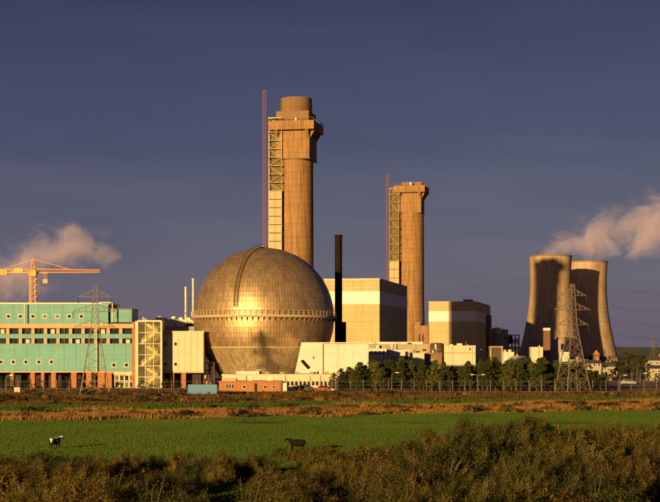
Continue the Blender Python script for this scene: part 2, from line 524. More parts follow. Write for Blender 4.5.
# window unit meshes shared by all alike windows
_wcache = {}
def window(parent, x, z, w, h, y=0.0, frame='white_frame', glass='window_glass', fw=0.16, facing='front', proud=0.10):
    """A framed window whose frame stands proud of the wall plane y; the pane is its child."""
    key = (round(w, 2), round(h, 2), frame, glass, round(fw, 2), facing, proud)
    if key not in _wcache:
        fr = MB()
        fr.box(-w / 2 - fw, w / 2 + fw, -proud, 0.06, h / 2, h / 2 + fw)
        fr.box(-w / 2 - fw, w / 2 + fw, -proud * 1.3, 0.06, -h / 2 - fw, -h / 2)
        fr.box(-w / 2 - fw, -w / 2, -proud, 0.06, -h / 2, h / 2)
        fr.box(w / 2, w / 2 + fw, -proud, 0.06, -h / 2, h / 2)
        pn = MB().box(-w / 2, w / 2, -0.03, 0.03, -h / 2, h / 2)
        _wcache[key] = (fr.mesh('window_frame', frame), pn.mesh('pane', glass))
    f, p = _wcache[key]
    if facing == 'front':
        o = put('window', f, parent, (x, y, z))
    else:
        o = put('window', f, parent, (y, x, z), math.radians(90))
    put('pane', p, o)
    return o

ROT = math.radians(-11.7)

# ------------------------------------------------------------------ ground, hills
ys = np.concatenate([np.arange(-120, 150, 2.5), np.arange(150, 420, 10), np.geomspace(420, 16000, 40)])
xp = np.concatenate([np.arange(0, 70, 2.5), np.geomspace(70, 14000, 44)])
xs = np.concatenate([-xp[:0:-1], xp])
gx, gy = np.meshgrid(xs, ys)
gzz = ground_z(gx, gy)
me = bpy.data.meshes.new('ground')
nx, ny = len(xs), len(ys)
idx = np.arange(nx * ny).reshape(ny, nx)
faces = np.stack([idx[:-1, :-1], idx[:-1, 1:], idx[1:, 1:], idx[1:, :-1]], -1).reshape(-1, 4)
me.from_pydata(np.stack([gx, gy, gzz], -1).reshape(-1, 3).tolist(), [], faces.tolist())
me.materials.append(M['ground_cover'])
me.polygons.foreach_set('use_smooth', [True] * len(me.polygons))
g = put('ground', me)
g['kind'] = 'structure'

plain('far_hill', (0.085, 0.11, 0.035), 0.95, var=0.45, scale=0.006)
def hill(cx, cyy, rx, ry, h, seed):
    n, k = 40, 14
    rr = random.Random(seed)
    ph = [rr.uniform(0, 6.28) for _ in range(4)]
    mb = MB()
    vs, fs = [], []
    for i in range(k):
        t = i / (k - 1)
        for j in range(n):
            a = 2 * math.pi * j / n
            wob = 1 + 0.18 * math.sin(2 * a + ph[0]) + 0.1 * math.sin(5 * a + ph[1])
            r = (1 - t) * wob
            vs.append((rx * r * math.cos(a), ry * r * math.sin(a), -2 + (h + 2) * (0.5 - 0.5 * math.cos(math.pi * t)) * (1 + 0.12 * math.sin(3 * a + ph[2]))))
    for i in range(k - 1):
        for j in range(n):
            j2 = (j + 1) % n
            fs.append((i * n + j, i * n + j2, (i + 1) * n + j2, (i + 1) * n + j))
    fs.append(tuple((k - 1) * n + j for j in range(n)))
    mb.add(vs, fs)
    o = mb.build('hill', 'far_hill', smooth=60)
    o.location = (cx, cyy, 0)
    o['kind'] = 'structure'
    return o
hill(fx(655, 3200), 3200, 420, 500, 13, 1)
hill(fx(520, 6500), 6500, 2600, 900, 30, 2)
hill(fx(120, 7500), 7500, 2600, 900, 26, 3)
hill(fx(760, 5200), 5200, 900, 700, 34, 4)

# ------------------------------------------------------------------ containment dome
DD = 398.0
SC = DD / F
R = 70.0 * SC
dz = fz(318, DD)
dome = thing('dome', 'huge spherical containment dome with weathered golden metal cladding and cream ring gallery', 'dome', (fx(264, DD), DD, 0))
z_cut = fz(347, DD)                        # where the ball meets its skirt
r_cut = math.sqrt(R * R - (dz - z_cut) ** 2)
z_bot = 0.0
r_bot = 36.5 * SC
MB().lathe([(R * math.cos(a) * 0.996, dz + R * math.sin(a) * 0.996) for a in np.linspace(math.asin((z_cut - dz) / R), math.pi / 2 - 0.01, 40)], 96).build('inner_shell', 'concrete_brown', dome, smooth=60)
mb = MB()
NS = 144
a0 = math.asin((z_cut - dz) / R)
rows = 28
rr = random.Random(4)
for i in range(rows):
    t0 = a0 + (math.pi / 2 - 0.03 - a0) * i / rows
    t1 = a0 + (math.pi / 2 - 0.03 - a0) * (i + 1) / rows
    n = NS if t1 < 1.0 else NS // 2 if t1 < 1.33 else NS // 4
    off = 0
    for k in range(n):
        u0 = 2 * math.pi * (k + off) / n; u1 = 2 * math.pi * (k + 1 + off) / n
        gp = 0.0016
        gq = gp / max(0.2, math.cos(t0))
        q = []
        for (t, u) in ((t0 + gp, u0 + gq), (t0 + gp, u1 - gq), (t1 - gp, u1 - gq), (t1 - gp, u0 + gq)):
            rad = R + 0.03 + rr.uniform(-0.011, 0.011)
            q.append((rad * math.cos(t) * math.cos(u), rad * math.cos(t) * math.sin(u), dz + rad * math.sin(t)))
        mb.add(q, [(0, 1, 2, 3)])
cl = mb.build('cladding', 'dome_metal', dome); cl['kind'] = 'stuff'
MB().lathe([(0.01, dz + R + 0.55), (1.1, dz + R + 0.5), (1.1, dz + R - 0.2)][::-1], 24).build('crown_cap', 'dome_metal', dome, smooth=30)
# ring gallery
mb = MB(); z0 = fz(318.6, DD); z1 = fz(316.2, DD); Rr = R + 0.75
mb.lathe([(R - 0.1, z0), (Rr, z0), (Rr, z1), (R - 0.1, z1)], 96, close=True)
ring = mb.build('ring_gallery', 'rail_cream', dome, smooth=30)
mb = MB()
for k in range(84):
    a = 2 * math.pi * k / 84
    c, s = math.cos(a), math.sin(a)
    mb.beam((c * (Rr - .08), s * (Rr - .08), z1 - .02), (c * (Rr - .08), s * (Rr - .08), z1 + 1.15), 0.13)
mb.lathe([(Rr - .13, z1 + 1.08), (Rr - .03, z1 + 1.08), (Rr - .03, z1 + 1.18), (Rr - .13, z1 + 1.18)], 84, close=True)
mb.lathe([(Rr - .12, z1 + .52), (Rr - .04, z1 + .52), (Rr - .04, z1 + .60), (Rr - .12, z1 + .60)], 84, close=True)
o = mb.build('railing', 'rail_cream', ring); o['kind'] = 'stuff'
mb = MB()
for k in range(84):
    a = 2 * math.pi * (k + .5) / 84
    c, s = math.cos(a), math.sin(a)
    mb.beam((c * (R - .3), s * (R - .3), z0 - 1.2), (c * (Rr - .15), s * (Rr - .15), z0 - 0.02), 0.22)
o = mb.build('bracket_row', 'concrete_brown', ring); o['kind'] = 'stuff'
# skirt under the ball, tall panels
NP = 30
rr = random.Random(9)
MB().lathe([(r_bot * 0.985, z_bot), (r_cut * 0.985, z_cut)], 60).build('skirt_core', 'concrete_brown', dome, smooth=40)
for k in range(NP):
    u0 = 2 * math.pi * k / NP + 0.003; u1 = 2 * math.pi * (k + 1) / NP - 0.003
    mb = MB(); q = []
    for rad in (0.0, 0.22):
        for (r_, z_) in ((r_bot, z_bot), (r_cut, z_cut - 0.12)):
            for u in (u0, (u0 + u1) / 2, u1):
                rr_ = (r_ - 0.12 + rad)
                q.append((rr_ * math.cos(u), rr_ * math.sin(u), z_))
    fs = [(6, 7, 10, 9), (7, 8, 11, 10), (0, 3, 4, 1), (1, 4, 5, 2), (0, 1, 7, 6), (1, 2, 8, 7), (3, 9, 10, 4), (4, 10, 11, 5), (0, 6, 9, 3), (2, 5, 11, 8)]
    mb.add(q, fs); mb.build('skirt_panel', 'skirt_panel', dome)
MB().lathe([(r_cut - .1, z_cut - .25), (r_cut + .22, z_cut - .25), (r_cut + .22, z_cut + .05), (r_cut - .1, z_cut + .05)], 72, close=True).build('skirt_flange', 'rail_cream', dome)
# walkway climbing the ball to the crown
mb = MB()
pts = []
for i in range(33):
    t = math.radians(8 + 81.0 * i / 32)
    u = math.radians(-110 - 4 * (i / 32))
    pts.append(Vector(((R + .35) * math.cos(t) * math.cos(u), (R + .35) * math.cos(t) * math.sin(u), dz + (R + .35) * math.sin(t))))
side = Vector((math.cos(math.radians(-20)), math.sin(math.radians(-20)), 0))
for i in range(32):
    for s_ in (-.6, .6):
        mb.beam(pts[i] + side * (s_ * .75), pts[i + 1] + side * (s_ * .75), .12)
        nrm = (pts[i] - Vector((0, 0, dz))).normalized()
        mb.beam(pts[i] + side * (s_ * .75) - nrm * .4, pts[i] + side * (s_ * .75) + nrm * .4, .06)
        n2 = (pts[i + 1] - Vector((0, 0, dz))).normalized()
        mb.beam(pts[i] + side * (s_ * .75) + nrm * .4, pts[i + 1] + side * (s_ * .75) + n2 * .4, .06)
    for f_ in (0, .5):
        p = pts[i].lerp(pts[i + 1], f_)
        mb.beam(p - side * .6, p + side * .6, .1)
mb.build('climbing_walkway', 'walkway_brown', dome)
# two pale ladder strips on the left flank
for t_deg in (14, 27):
    mb = MB()
    for i in range(10):
        u = math.radians(205 + i * 3.0); u2 = math.radians(208 + i * 3.0); t = math.radians(t_deg)
        rad = R + .12
        mb.beam((rad * math.cos(t) * math.cos(u), rad * math.cos(t) * math.sin(u), dz + rad * math.sin(t)),
                (rad * math.cos(t) * math.cos(u2), rad * math.cos(t) * math.sin(u2), dz + rad * math.sin(t)), .22)
    mb.build('cladding_strip', 'galvanised', dome)

# ------------------------------------------------------------------ lattice helper
def lattice(mb, h, w0, w1, step, leg=0.18, br=0.1, z0=0.0, c=(0, 0)):
    n = max(1, int(round(h / step)))
    zs = [z0 + h * i / n for i in range(n + 1)]
    def corner(i, z):
        w = (w0 + (w1 - w0) * (z - z0) / h) / 2
        return Vector((c[0] + (-w, w, w, -w)[i], c[1] + (-w, -w, w, w)[i], z))
    for i in range(4):
        if leg: mb.beam(corner(i, z0), corner(i, z0 + h), leg)
        j = (i + 1) % 4
        for q in range(n):
            mb.beam(corner(i, zs[q]), corner(j, zs[q + 1]), br)
            mb.beam(corner(i, zs[q + 1]), corner(j, zs[q + 1]), br)
    return mb

# ------------------------------------------------------------------ pile chimneys
def chimney(label, px, d, y_cap, y_gal_t, y_gal_b, y_body, px_body, px_gal, px_shaft, cap, lift_label, mast_label, mast_px, y_mast, lift_px, y_clad):
    s = d / F
    X = fx(px, d)
    t = thing('chimney', label, 'chimney', (X, d, 0), ROT)
    zg0, zg1, zb = fz(y_gal_b, d), fz(y_gal_t, d), fz(y_body, d)
    rs = px_shaft * s / 2
    zt = fz(y_cap, d)
    MB().lathe([(rs * 1.16, 0), (rs * 1.12, 12), (rs * 1.03, 40), (rs, zb + .5)], 56).build('shaft', 'concrete_tan', t, smooth=40)
    MB().lathe([(rs * 1.30, 0), (rs * 1.30, 9.0), (rs * 1.17, 10.0)], 32).build('plinth', 'concrete_tan', t, smooth=30)
    hb = px_body * s / 2
    mb = MB().box(-hb, hb, -hb, hb, zb, zg0)
    fh = mb.build('filter_house', 'concrete_tan', t)
    MB().box(-hb * 1.03, hb * 1.03, -hb * 1.03, hb * 1.03, zb - .5, zb + .1).build('string_course', 'concrete_brown', fh)
    hg = px_gal * s / 2
    gal = MB().box(-hg, hg, -hg, hg, zg0, zg1).build('gallery', 'concrete_tan', t)
    drop = (zg1 - zg0) * 1.0
    for sx in (-1, 1):                                  # triangular brackets under the gallery
        for q in (-.85, 0, .85):
            y = q * hb
            mb = MB().prism([(sx * hb * .995, zg0 + .02), (sx * hg * .985, zg0 + .02), (sx * hb * .995, zg0 - drop)], 'y', y - .7, y + .7)
            mb.build('corbel', 'concrete_tan', t)
    for q in (-.9, .9):
        x = q * hb
        MB().prism([(-hb * .995, zg0 + .02), (-hg * .985, zg0 + .02), (-hb * .995, zg0 - drop)], 'x', x - .7, x + .7).build('corbel', 'concrete_brown', t)
    # parapet rail
    mb = MB()
    for i in range(9):
        q = -hg + .2 + (2 * hg - .4) * i / 8
        for p in ((q, -hg + .2), (q, hg - .2), (-hg + .2, q), (hg - .2, q)):
            mb.beam((p[0], p[1], zg1 - .02), (p[0], p[1], zg1 + 1.3), .16)
    for sgn in (-1, 1):
        e_ = sgn * (hg - .2)
        mb.beam((-hg + .2, e_, zg1 + 1.25), (hg - .2, e_, zg1 + 1.25), .16)
        mb.beam((e_, -hg + .2, zg1 + 1.25), (e_, hg - .2, zg1 + 1.25), .16)
    mb.build('gallery_rail', 'concrete_brown', gal)
    if cap:
        zu = fz(113.5, d)
        MB().box(-hb * .96, hb * .96, -hb * .96, hb * .96, zg1, zu).build('upper_house', 'concrete_brown', t)
        rc = 31 * s / 2
        cpm = MB()
        cpm.lathe([(rc, zu), (rc, zt), (rc - .8, zt), (rc - .8, zu)], 48, close=True)
        cp = cpm.build('cap_drum', 'concrete_brown', t, smooth=40)
        for q in range(6):
            z = zu + (zt - zu) * (q + .3) / 6
            MB().lathe([(rc - .05, z), (rc + .22, z), (rc + .22, z + .35), (rc - .05, z + .35)], 48, close=True).build('hoop', 'concrete_brown', cp)
        MB().box(1.2, 2.2, -hb * .96 - .5, -hb * .96, zg1 + .1, zg1 + 1.6).build('floodlight', 'white_frame', t)
    else:
        MB().box(-hb * .8, -hb * .05, -hb * .7, hb * .8, zg1, zg1 + 2.6).build('upper_house', 'concrete_brown', t)
        MB().box(hb * .2, hb * .95, -hb * .3, hb * .8, zg1, zg1 + 3.0).build('upper_house', 'concrete_brown', t)
        MB().box(-.2, 1.1, -hb * .9, -hb * .5, zg1, zg1 + 2.4).build('cabin', 'white_wall', t)
    # lift and stair tower on the left front side
    lx0, lx1 = fx(lift_px[0], d) - X, fx(lift_px[1], d) - X
    w = lx1 - lx0
    l = thing('lift_tower', lift_label, 'lift tower', (X + (lx0 + lx1) / 2, d - rs * 0.62, 0), 0)
    ztop = fz(lift_px[2], d); zc = fz(y_clad, d)
    mb = MB()
    for sx in (-1, 1):
        for sy in (-1, 1):
            MB().beam((sx * w * .47, sy * w * .47, 0), (sx * w * .47, sy * w * .47, ztop), .3).build('post', 'scaffold', l)
    MB().box(-w * .42, w * .42, -w * .2, w * .42, zc, ztop - .3).build('stair_core', 'stair_mesh', l)
    z = zc; step = 8.3 * s
    stuff_i = 0
    while z < ztop - 1:
        MB().box(-w * .52, w * .52, -w * .52, w * .52, z, z + .3).build('landing', 'scaffold', l)
        zz = min(z + step, ztop)
        sg = 1 if stuff_i % 2 else -1
        MB().beam((-sg * w * .45, -w * .3, z + .3), (sg * w * .45, -w * .3, zz), .26).build('stair_flight', 'scaffold', l)
        MB().beam((sg * w * .45, w * .46, z + .3), (-sg * w * .45, w * .46, zz), .2).build('brace', 'scaffold', l)
        z = zz; stuff_i += 1
    MB().box(-w * .52, w * .52, -w * .52, w * .52, ztop, ztop + .35).build('landing', 'pale_metal', l)
    z = zc - .1
    while z > 0.5:
        z2 = max(0.0, z - step + .3)
        MB().box(-w * .5, -.06, -w * .5, w * .5, z2, z).build('panel', 'ribbed_cream', l)
        MB().box(.06, w * .5, -w * .47, w * .5, z2, z).build('panel', 'ribbed_cream', l)
        z = z2 - .3
    # ties back into the shaft
    mb = MB()
    for q in range(5):
        z = 30 + q * (ztop - 40) / 5
        mb.beam((w * .3, 0, z), (-(lx0 + lx1) / 2 * .6, rs * .5, z), .5)
    mb.build('tie', 'scaffold', l)
    # slender mast beside it
    mx = fx(mast_px, d)
    mk = thing('hoist_mast', mast_label, 'mast', (mx, d - rs * .4, 0))
    hm = fz(y_mast, d)
    mw = 1.15
    for sx in (-1, 1):
        for sy in (-1, 1):
            MB().beam((sx * mw / 2, sy * mw / 2, 0), (sx * mw / 2, sy * mw / 2, hm), .2).build('chord', 'red_mast', mk)
    lattice(MB(), hm, mw, mw, 1.6, leg=0, br=.12).build('bracing', 'red_mast', mk)
    mb = MB()
    for q in range(7):
        z = 28 + q * (hm - 45) / 6
        mb.beam((mw / 2, 0, z), (X + lx0 - mx + .3, -rs * .5 - w * .2, z), .26)
    mb.build('tie', 'red_mast', mk)
    MB().box(-mw * .7, mw * .7, -mw * .7, mw * .7, hm - .02, hm + .5).build('mast_head', 'red_mast', mk)
    return t

chimney('tallest tan concrete chimney with round drum cap, rising behind the dome', 296.2, 676, 99, 124, 132.6, 160, 34.5, 46, 34, True,
        'clad lift tower climbing the left side of the tallest chimney', 'thin red lattice mast beside the tallest chimney', 264.7, 93,
        (269, 282.5, 121), 193)
chimney('shorter-looking tan chimney with flat square gallery, behind the banded block', 411.5, 960, 181, 187, 193.6, 213, 22.5, 31, 24.5, False,
        'slim scaffold stair tower on the left of the flat-topped chimney', 'thin red mast left of the flat-topped chimney', 387, 176,
        (389, 398.5, 190), 262)

# ------------------------------------------------------------------ reactor blocks
def reactor(name, label, corner_px, d, w, depth, y_top, bands, extra_left=0):
    """corner_px: front right corner; slab courses stacked with recessed joints; bands: rows (z0,z1) of white"""
    t = thing(name, label, 'building', (fx(corner_px, d), d, 0), ROT)
    zt = fz(y_top, d)
    b0, b1 = fz(bands[1], d), fz(bands[0], d)
    MB().box(-w + .1, -.1, .1, depth - .1, 0, zt - .1).build('core', 'concrete_grey', t)
    def courses(z0, z1, n):
        for i in range(n):
            a = z0 + (z1 - z0) * i / n; e_ = z0 + (z1 - z0) * (i + 1) / n
            MB().box(-w, 0, 0, depth, a + .04, e_ - .04).build('cladding_course', 'reactor_cladding', t)
    courses(0, b0, 8)
    MB().box(-w - .06, .06, -.06, depth + .06, b0, b1).build('white_band', 'white_band', t)
    courses(b1, zt - .6, 2)
    MB().box(-w - .15, .15, -.15, depth + .15, zt - .6, zt).build('roof_edge', 'cream_wall', t)
    return t, zt
t, zt = reactor('reactor_building', 'large tan block with white band directly right of the black stack', 379.5, 655, 25, 80, 278.3, (291, 304))
MB().box(-20, -12, 20, 40, zt, zt + .6).build('roof_plant', 'grey_roof', t)
t, zt = reactor('reactor_building', 'smaller tan block with white band right of the flat-topped chimney', 476, 1048, 33.5, 104, 301.2, (311, 321.5))
MB().box(-10, -4, 8, 20, zt, zt + 1.6).build('roof_plant', 'grey_roof', t)
MB().box(.3, 3.2, 70, 80, 0, zt - 8).build('duct_riser', 'concrete_brown', t)

# black stack
d = 430
t = thing('black_stack', 'tall plain black metal stack standing right of the dome', 'stack', (fx(338.5, d), d, 0))
MB().lathe([(1.06, 0), (1.06, fz(237, d)), (1.06, fz(235, d))], 28).build('flue', 'black_stack', t, smooth=40)
MB().lathe([(1.0, fz(236.4, d)), (1.2, fz(236.4, d)), (1.2, fz(235, d)), (1.0, fz(235, d))], 28, close=True).build('rim', 'black_stack', t)
MB().box(1.0, 2.2, -.5, .5, fz(346, d), fz(322, d)).build('ladder_cage', 'black_stack', t)
for q in (250, 270, 290, 310):
    z = fz(q, d); MB().lathe([(1.0, z), (1.13, z), (1.13, z + .3), (1.0, z + .3)], 28, close=True).build('flange', 'black_stack', t)
MB().lathe([(1.6, 0), (1.6, 2.0), (1.2, 3.0)], 24).build('base', 'concrete_grey', t)

# ------------------------------------------------------------------ cooling towers
def cooling_tower(label, px, d, seed):
    t = thing('cooling_tower', label, 'cooling tower', (fx(px, d), d, 0), 0.1 * seed, 'cooling towers')
    hgt = 88.0
    z_l = 6.0
    def rad(z):
        zt_ = 66.0; a = 16.6
        b_ = 50.0 if z < zt_ else 75.0
        return a * math.sqrt(1 + ((z - zt_) / b_) ** 2)
    zs = np.linspace(z_l, hgt, 34)
    prof = [(rad(z), z) for z in zs] + [(rad(z) - .55, z) for z in zs[::-1]]
    MB().lathe(prof, 88, close=True).build('shell', 'tower_shell', t, smooth=50)
    MB().lathe([(rad(hgt) - .6, hgt - .9), (rad(hgt) + .35, hgt - .9), (rad(hgt) + .35, hgt + .15), (rad(hgt) - .6, hgt + .15)], 88, close=True).build('rim', 'concrete_brown', t)
    MB().lathe([(rad(z_l) - .8, z_l - .8), (rad(z_l) + .4, z_l - .8), (rad(z_l) + .4, z_l + .6), (rad(z_l) - .8, z_l + .6)], 88, close=True).build('ring_beam', 'concrete_grey', t)
    rb = rad(z_l) + 2.0; r1 = rad(z_l) - .2
    n = 36
    leg = [None, None]
    for k in range(n):
        for sg in (0, 1):
            if leg[sg] is None:
                u0 = 0; u1 = (1 if sg else -1) * math.pi / n
                leg[sg] = MB().beam((rb * math.cos(u0), rb * math.sin(u0), -.3), (r1 * math.cos(u1), r1 * math.sin(u1), z_l - .4), .6).mesh('leg', 'concrete_grey')
            put('leg', leg[sg], t, None, 2 * math.pi * k / n)
    MB().lathe([(r1 - 2.5, -0.2), (r1 - 2.5, 5.4)], 60).build('packing', 'dark_void', t)
    MB().lathe([(rb + 1.2, -.2), (rb + 1.2, 1.3), (rb + .8, 1.3), (rb + .8, -.2)], 60, close=True).build('basin_wall', 'concrete_grey', t)
    return t
cooling_tower('left and nearer of the two tan hyperbolic cooling towers, striped by a long shadow', 550.5, 1221, 0)
cooling_tower('right and farther of the two cooling towers, mostly in shadow with a lit right edge', 587.5, 1300, 1)

# ------------------------------------------------------------------ generic blocks
def block(name, label, cat, x0, x1, y_top, d, depth, mat, rz=0.0, roof='grey_roof', parapet=0.35, wins=(), glass='window_glass', z0=0.0, wframe='white_frame'):
    w = (x1 - x0) * d / F
    zt = fz(y_top, d)
    t = thing(name, label, cat, (fx((x0 + x1) / 2, d), d, 0), rz)
    MB().box(-w / 2, w / 2, 0, depth, z0, zt - .3).build('wall', mat, t)
    MB().box(-w / 2 - .14, w / 2 + .14, -.14, depth + .14, zt - .3, zt).build('roof_edge', mat if parapet else roof, t)
    MB().box(-w / 2 + .2, w / 2 - .2, .2, depth - .2, zt - .02, zt + .05).build('roof', roof, t)
    rc = random.Random(int(x0 * 7 + y_top))
    for k in range(max(2, int(w / 4))):
        x = rc.uniform(-w / 2 + .6, w / 2 - 1.6); y = rc.uniform(.6, max(.8, depth - 2))
        hh_ = rc.uniform(.35, 1.1) * (1.6 if d > 900 else 1)
        if rc.random() < .6: MB().box(x, x + rc.uniform(.6, 1.5), y, y + 1.1, zt + .04, zt + .04 + hh_).build('roof_vent', rc.choice(['grey_wall', 'pale_metal', 'white_wall', 'brown_cladding']), t)
        else: MB().tube([(x, y, zt), (x, y, zt + hh_ * 1.8)], .14 if d < 900 else .3, 8).build('vent_pipe', rc.choice(['galvanised', 'pale_metal']), t)
    for k in range(max(1, int(w / 6))):
        x = rc.uniform(-w / 2 + .4, w / 2 - .4)
        MB().tube([(x, -.12, z0), (x, -.12, zt - .35)], .07 if d < 900 else .2, 6).build('downpipe', rc.choice(['galvanised', 'grey_wall']), t)
    if zt > 4.5 and d < 900 and not wins:
        for k in range(max(1, int(w / 7))):
            x = rc.uniform(-w / 2 + 1, w / 2 - 1)
            zz_ = rc.choice([zt - 2.2, zt * .5])
            MB().box(x - .7, x + .7, -.07, .04, zz_ - .45, zz_ + .45).build('louvre', rc.choice(['grey_wall', 'brown_cladding']), t)
    for (px, py, ww, hh) in wins:
        s = d / F
        window(t, fx(px, d) - fx((x0 + x1) / 2, d), fz(py, d), ww * s, hh * s, fw=min(.16, ww * s * .15), glass=glass, frame=wframe)
    return t, w, zt

# ------------------------------------------------------------------ green office block, left
d = 382.0; s = d / F
GX0, GX1 = -60, 134
X0 = fx(GX0, d); X1 = fx(GX1, d); Xc = fx(40, d)
t = thing('office_building', 'long green panelled office block on orange brick columns at the far left', 'building', (Xc, d, 0))
def LX(px): return fx(px, d) - Xc
def LZ(py): return fz(py, d)
DEP = 22.0
def gbox(name, px0, px1, py0, py1, mat, y0=0.0, y1=DEP, parent=None):
    return MB().box(LX(px0), LX(px1), y0, y1, LZ(py1), LZ(py0)).build(name, mat, parent or t)
# lower green storey split in tall panels
def panel_row(px0, px1, py0, py1, step, y0=0.0, y1=1.2):
    p = px0
    while p < px1 - .5:
        q = min(p + step, px1)
        MB().box(LX(p) + .02, LX(q) - .02, y0, y1, LZ(py1), LZ(py0)).build('panel', 'green_panel', t)
        p = q
gbox('core', GX0 + 1, GX1 - 1, 322, 371, 'dark_undercroft', 1.25, DEP)
panel_row(GX0, GX1 - 2, 343.6, 371, 12.4)
panel_row(GX0, GX1 - 2, 334, 338.4, 12.4)
gbox('ledge', GX0 - .5, GX1 + .3, 323.8, 328.2, 'orange_ledge', -.5, DEP)
gbox('soffit', GX0, GX1 - 2, 371.05, 372.6, 'orange_ledge', .3, DEP)
# recessed ribbon windows with pillars and braces
for (ya, yb) in ((328.3, 333.9), (338.5, 343.5)):
    gbox('ribbon_glass', GX0, GX1 - 2, ya, yb, 'window_glass', .9, 1.24)
    px = GX0 + 5; i = 0
    while px < GX1 - 4:
        MB().box(LX(px) - .42, LX(px) + .42, .02, .85, LZ(yb), LZ(ya)).build('pillar', 'orange_ledge', t)
        if px + 12.5 < GX1 and (i * 7 + int(ya)) % 3 != 0:
            mb = MB()
            a_, b_ = LX(px) + .45, LX(px + 12.5) - .45
            mid = (a_ + b_) / 2
            mb.box(mid - .07, mid + .07, .55, .75, LZ(yb), LZ(ya))
            if i % 2: mb.beam((a_, .62, LZ(yb)), (mid, .62, LZ(ya)), .13)
            else: mb.beam((mid, .62, LZ(ya)), (b_, .62, LZ(yb)), .13)
            mb.build('brace', 'brown_cladding' if i % 3 else 'amber_glass', t)
        if (i * 5 + int(ya)) % 4 == 0 and px + 12 < GX1:
            MB().box(LX(px + 7) - .5, LX(px + 7) + .5, .5, .85, LZ(yb) + .05, LZ(ya) - .25).build('blind', 'cream_wall', t)
        px += 12.55; i += 1
# upper storey
p = GX0
while p < 108:
    q = min(p + 12.2, 108.0)
    MB().box(LX(p) + .02, LX(q) - .02, .6, 1.6, LZ(323.9), LZ(304.2)).build('panel', 'green_panel', t)
    p = q
gbox('upper_core', GX0 + 1, 107, 304, 324, 'grey_wall', 1.65, DEP - 4)
gbox('roof_edge', GX0 - 1, 110, 302.6, 304.2, 'white_frame', .2, DEP - 3)
gbox('rooftop_box', 109, 131, 309.2, 323.9, 'green_panel', 1.5, 14)
gbox('rooftop_box_trim', 108.6, 131.5, 308.4, 309.2, 'grey_roof', 1.2, 14.4)
gbox('roof_hood', 100, 112.5, 302.0, 303.0, 'white_frame', -.8, 3)
for px in (-54, -42, -29, -17, -4.5, 8, 20, 32.5, 44.5, 57, 69, 81):
    window(t, LX(px), LZ(316.3), 3.2 * s, 3.0 * s, y=.6, fw=.2, glass='amber_glass' if px in (44.5, 57) else 'window_glass')
for px in (-49, -36, -24, -11.5, 1, 13.3, 26, 39, 51.5):
    window(t, LX(px), LZ(362), 3.0 * s, 3.0 * s, fw=.2)
for px in (114, 126.5):
    window(t, LX(px), LZ(365), 3.2 * s, 3.2 * s, fw=.2)
for (px, ya, yb) in ((25.2, 304, 324), (97, 328, 371), (112.8, 303, 322)):
    MB().tube([(LX(px), -.65, LZ(yb)), (LX(px), -.65, LZ(ya))], .17, 8).build('downpipe', 'white_frame', t)
# undercroft
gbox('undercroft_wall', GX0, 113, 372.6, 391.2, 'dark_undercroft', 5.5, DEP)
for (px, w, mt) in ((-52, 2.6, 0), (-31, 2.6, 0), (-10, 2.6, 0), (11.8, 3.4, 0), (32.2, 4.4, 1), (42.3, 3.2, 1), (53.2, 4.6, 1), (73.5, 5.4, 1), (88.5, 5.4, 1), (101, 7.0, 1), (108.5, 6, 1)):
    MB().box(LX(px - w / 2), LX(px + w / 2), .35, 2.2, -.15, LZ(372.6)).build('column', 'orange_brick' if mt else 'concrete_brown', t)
MB().box(LX(98), LX(113), 2.6, 5, 0, LZ(376)).build('lobby_wall', 'orange_brick', t)
# glazed entrance
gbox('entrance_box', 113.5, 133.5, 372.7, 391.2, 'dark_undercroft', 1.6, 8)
gbox('entrance_lintel', 113.2, 134, 372.65, 374.4, 'white_frame', .1, 1.58)
for i in range(4):
    for j in range(2):
        px0 = 114 + i * 4.9; py0 = 374.6 + j * 7.0
        window(t, LX(px0 + 2.4), LZ(py0 + 3.3), 3.6 * s, 5.0 * s, y=1.0, fw=.18, glass='amber_glass' if (i + j) % 3 == 0 else 'window_glass')
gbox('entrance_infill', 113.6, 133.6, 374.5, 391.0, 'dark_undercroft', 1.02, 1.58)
gbox('corner_strip', 132.1, 135.4, 322.0, 391.2, 'orange_brick', -.2, 3)
gbox('corner_trim', 135.5, 136.6, 321.0, 391.2, 'white_frame', -.35, .6)

# ------------------------------------------------------------------ glazed stair tower
d = 379.5; s = d / F
Xs = fx(149.3, d)
t = thing('stair_tower', 'yellowish glazed stair tower with zigzag stairs, right of the green block', 'stair tower', (Xs, d, 0))
def LX(px): return fx(px, d) - Xs
w0, w1 = LX(137.4), LX(161.4)
zt = fz(321.5, d)
MB().box(w0, w1, 6.3, 6.6, 0, zt).build('back_wall', 'stair_olive', t)
MB().box(w1 - .3, w1, .1, 6.3, 0, zt).build('side_wall', 'yellow_glazed', t)
MB().box(w0, w1, 0, 6.6, zt, zt + .35).build('roof', 'white_frame', t)
for a_ in (w0, w1):
    MB().box(a_ - .22, a_ + .22, -.25, .2, 0, zt).build('corner_post', 'white_frame', t)
nc, nr = 3, 6
for i in range(nc + 1):
    x = w0 + (w1 - w0) * i / nc
    if 0 < i < nc: MB().box(x - .07, x + .07, -.06, .06, 0, zt).build('mullion', 'stair_white', t)
for j in range(nr + 1):
    z = zt * j / nr
    MB().box(w0 + .22, w1 - .22, -.05, .05, max(0, z - .06), min(z + .06, zt)).build('transom', 'stair_white', t)
pme = MB().box(.1, (w1 - w0) / nc - .1, -.015, .015, .1, zt / nr - .1).mesh('pane', 'stair_glazing')
for i in range(nc):
    for j in range(nr):
        put('pane', pme, t, (w0 + (w1 - w0) * i / nc, 0, zt * j / nr))
fl = zt / 3.0
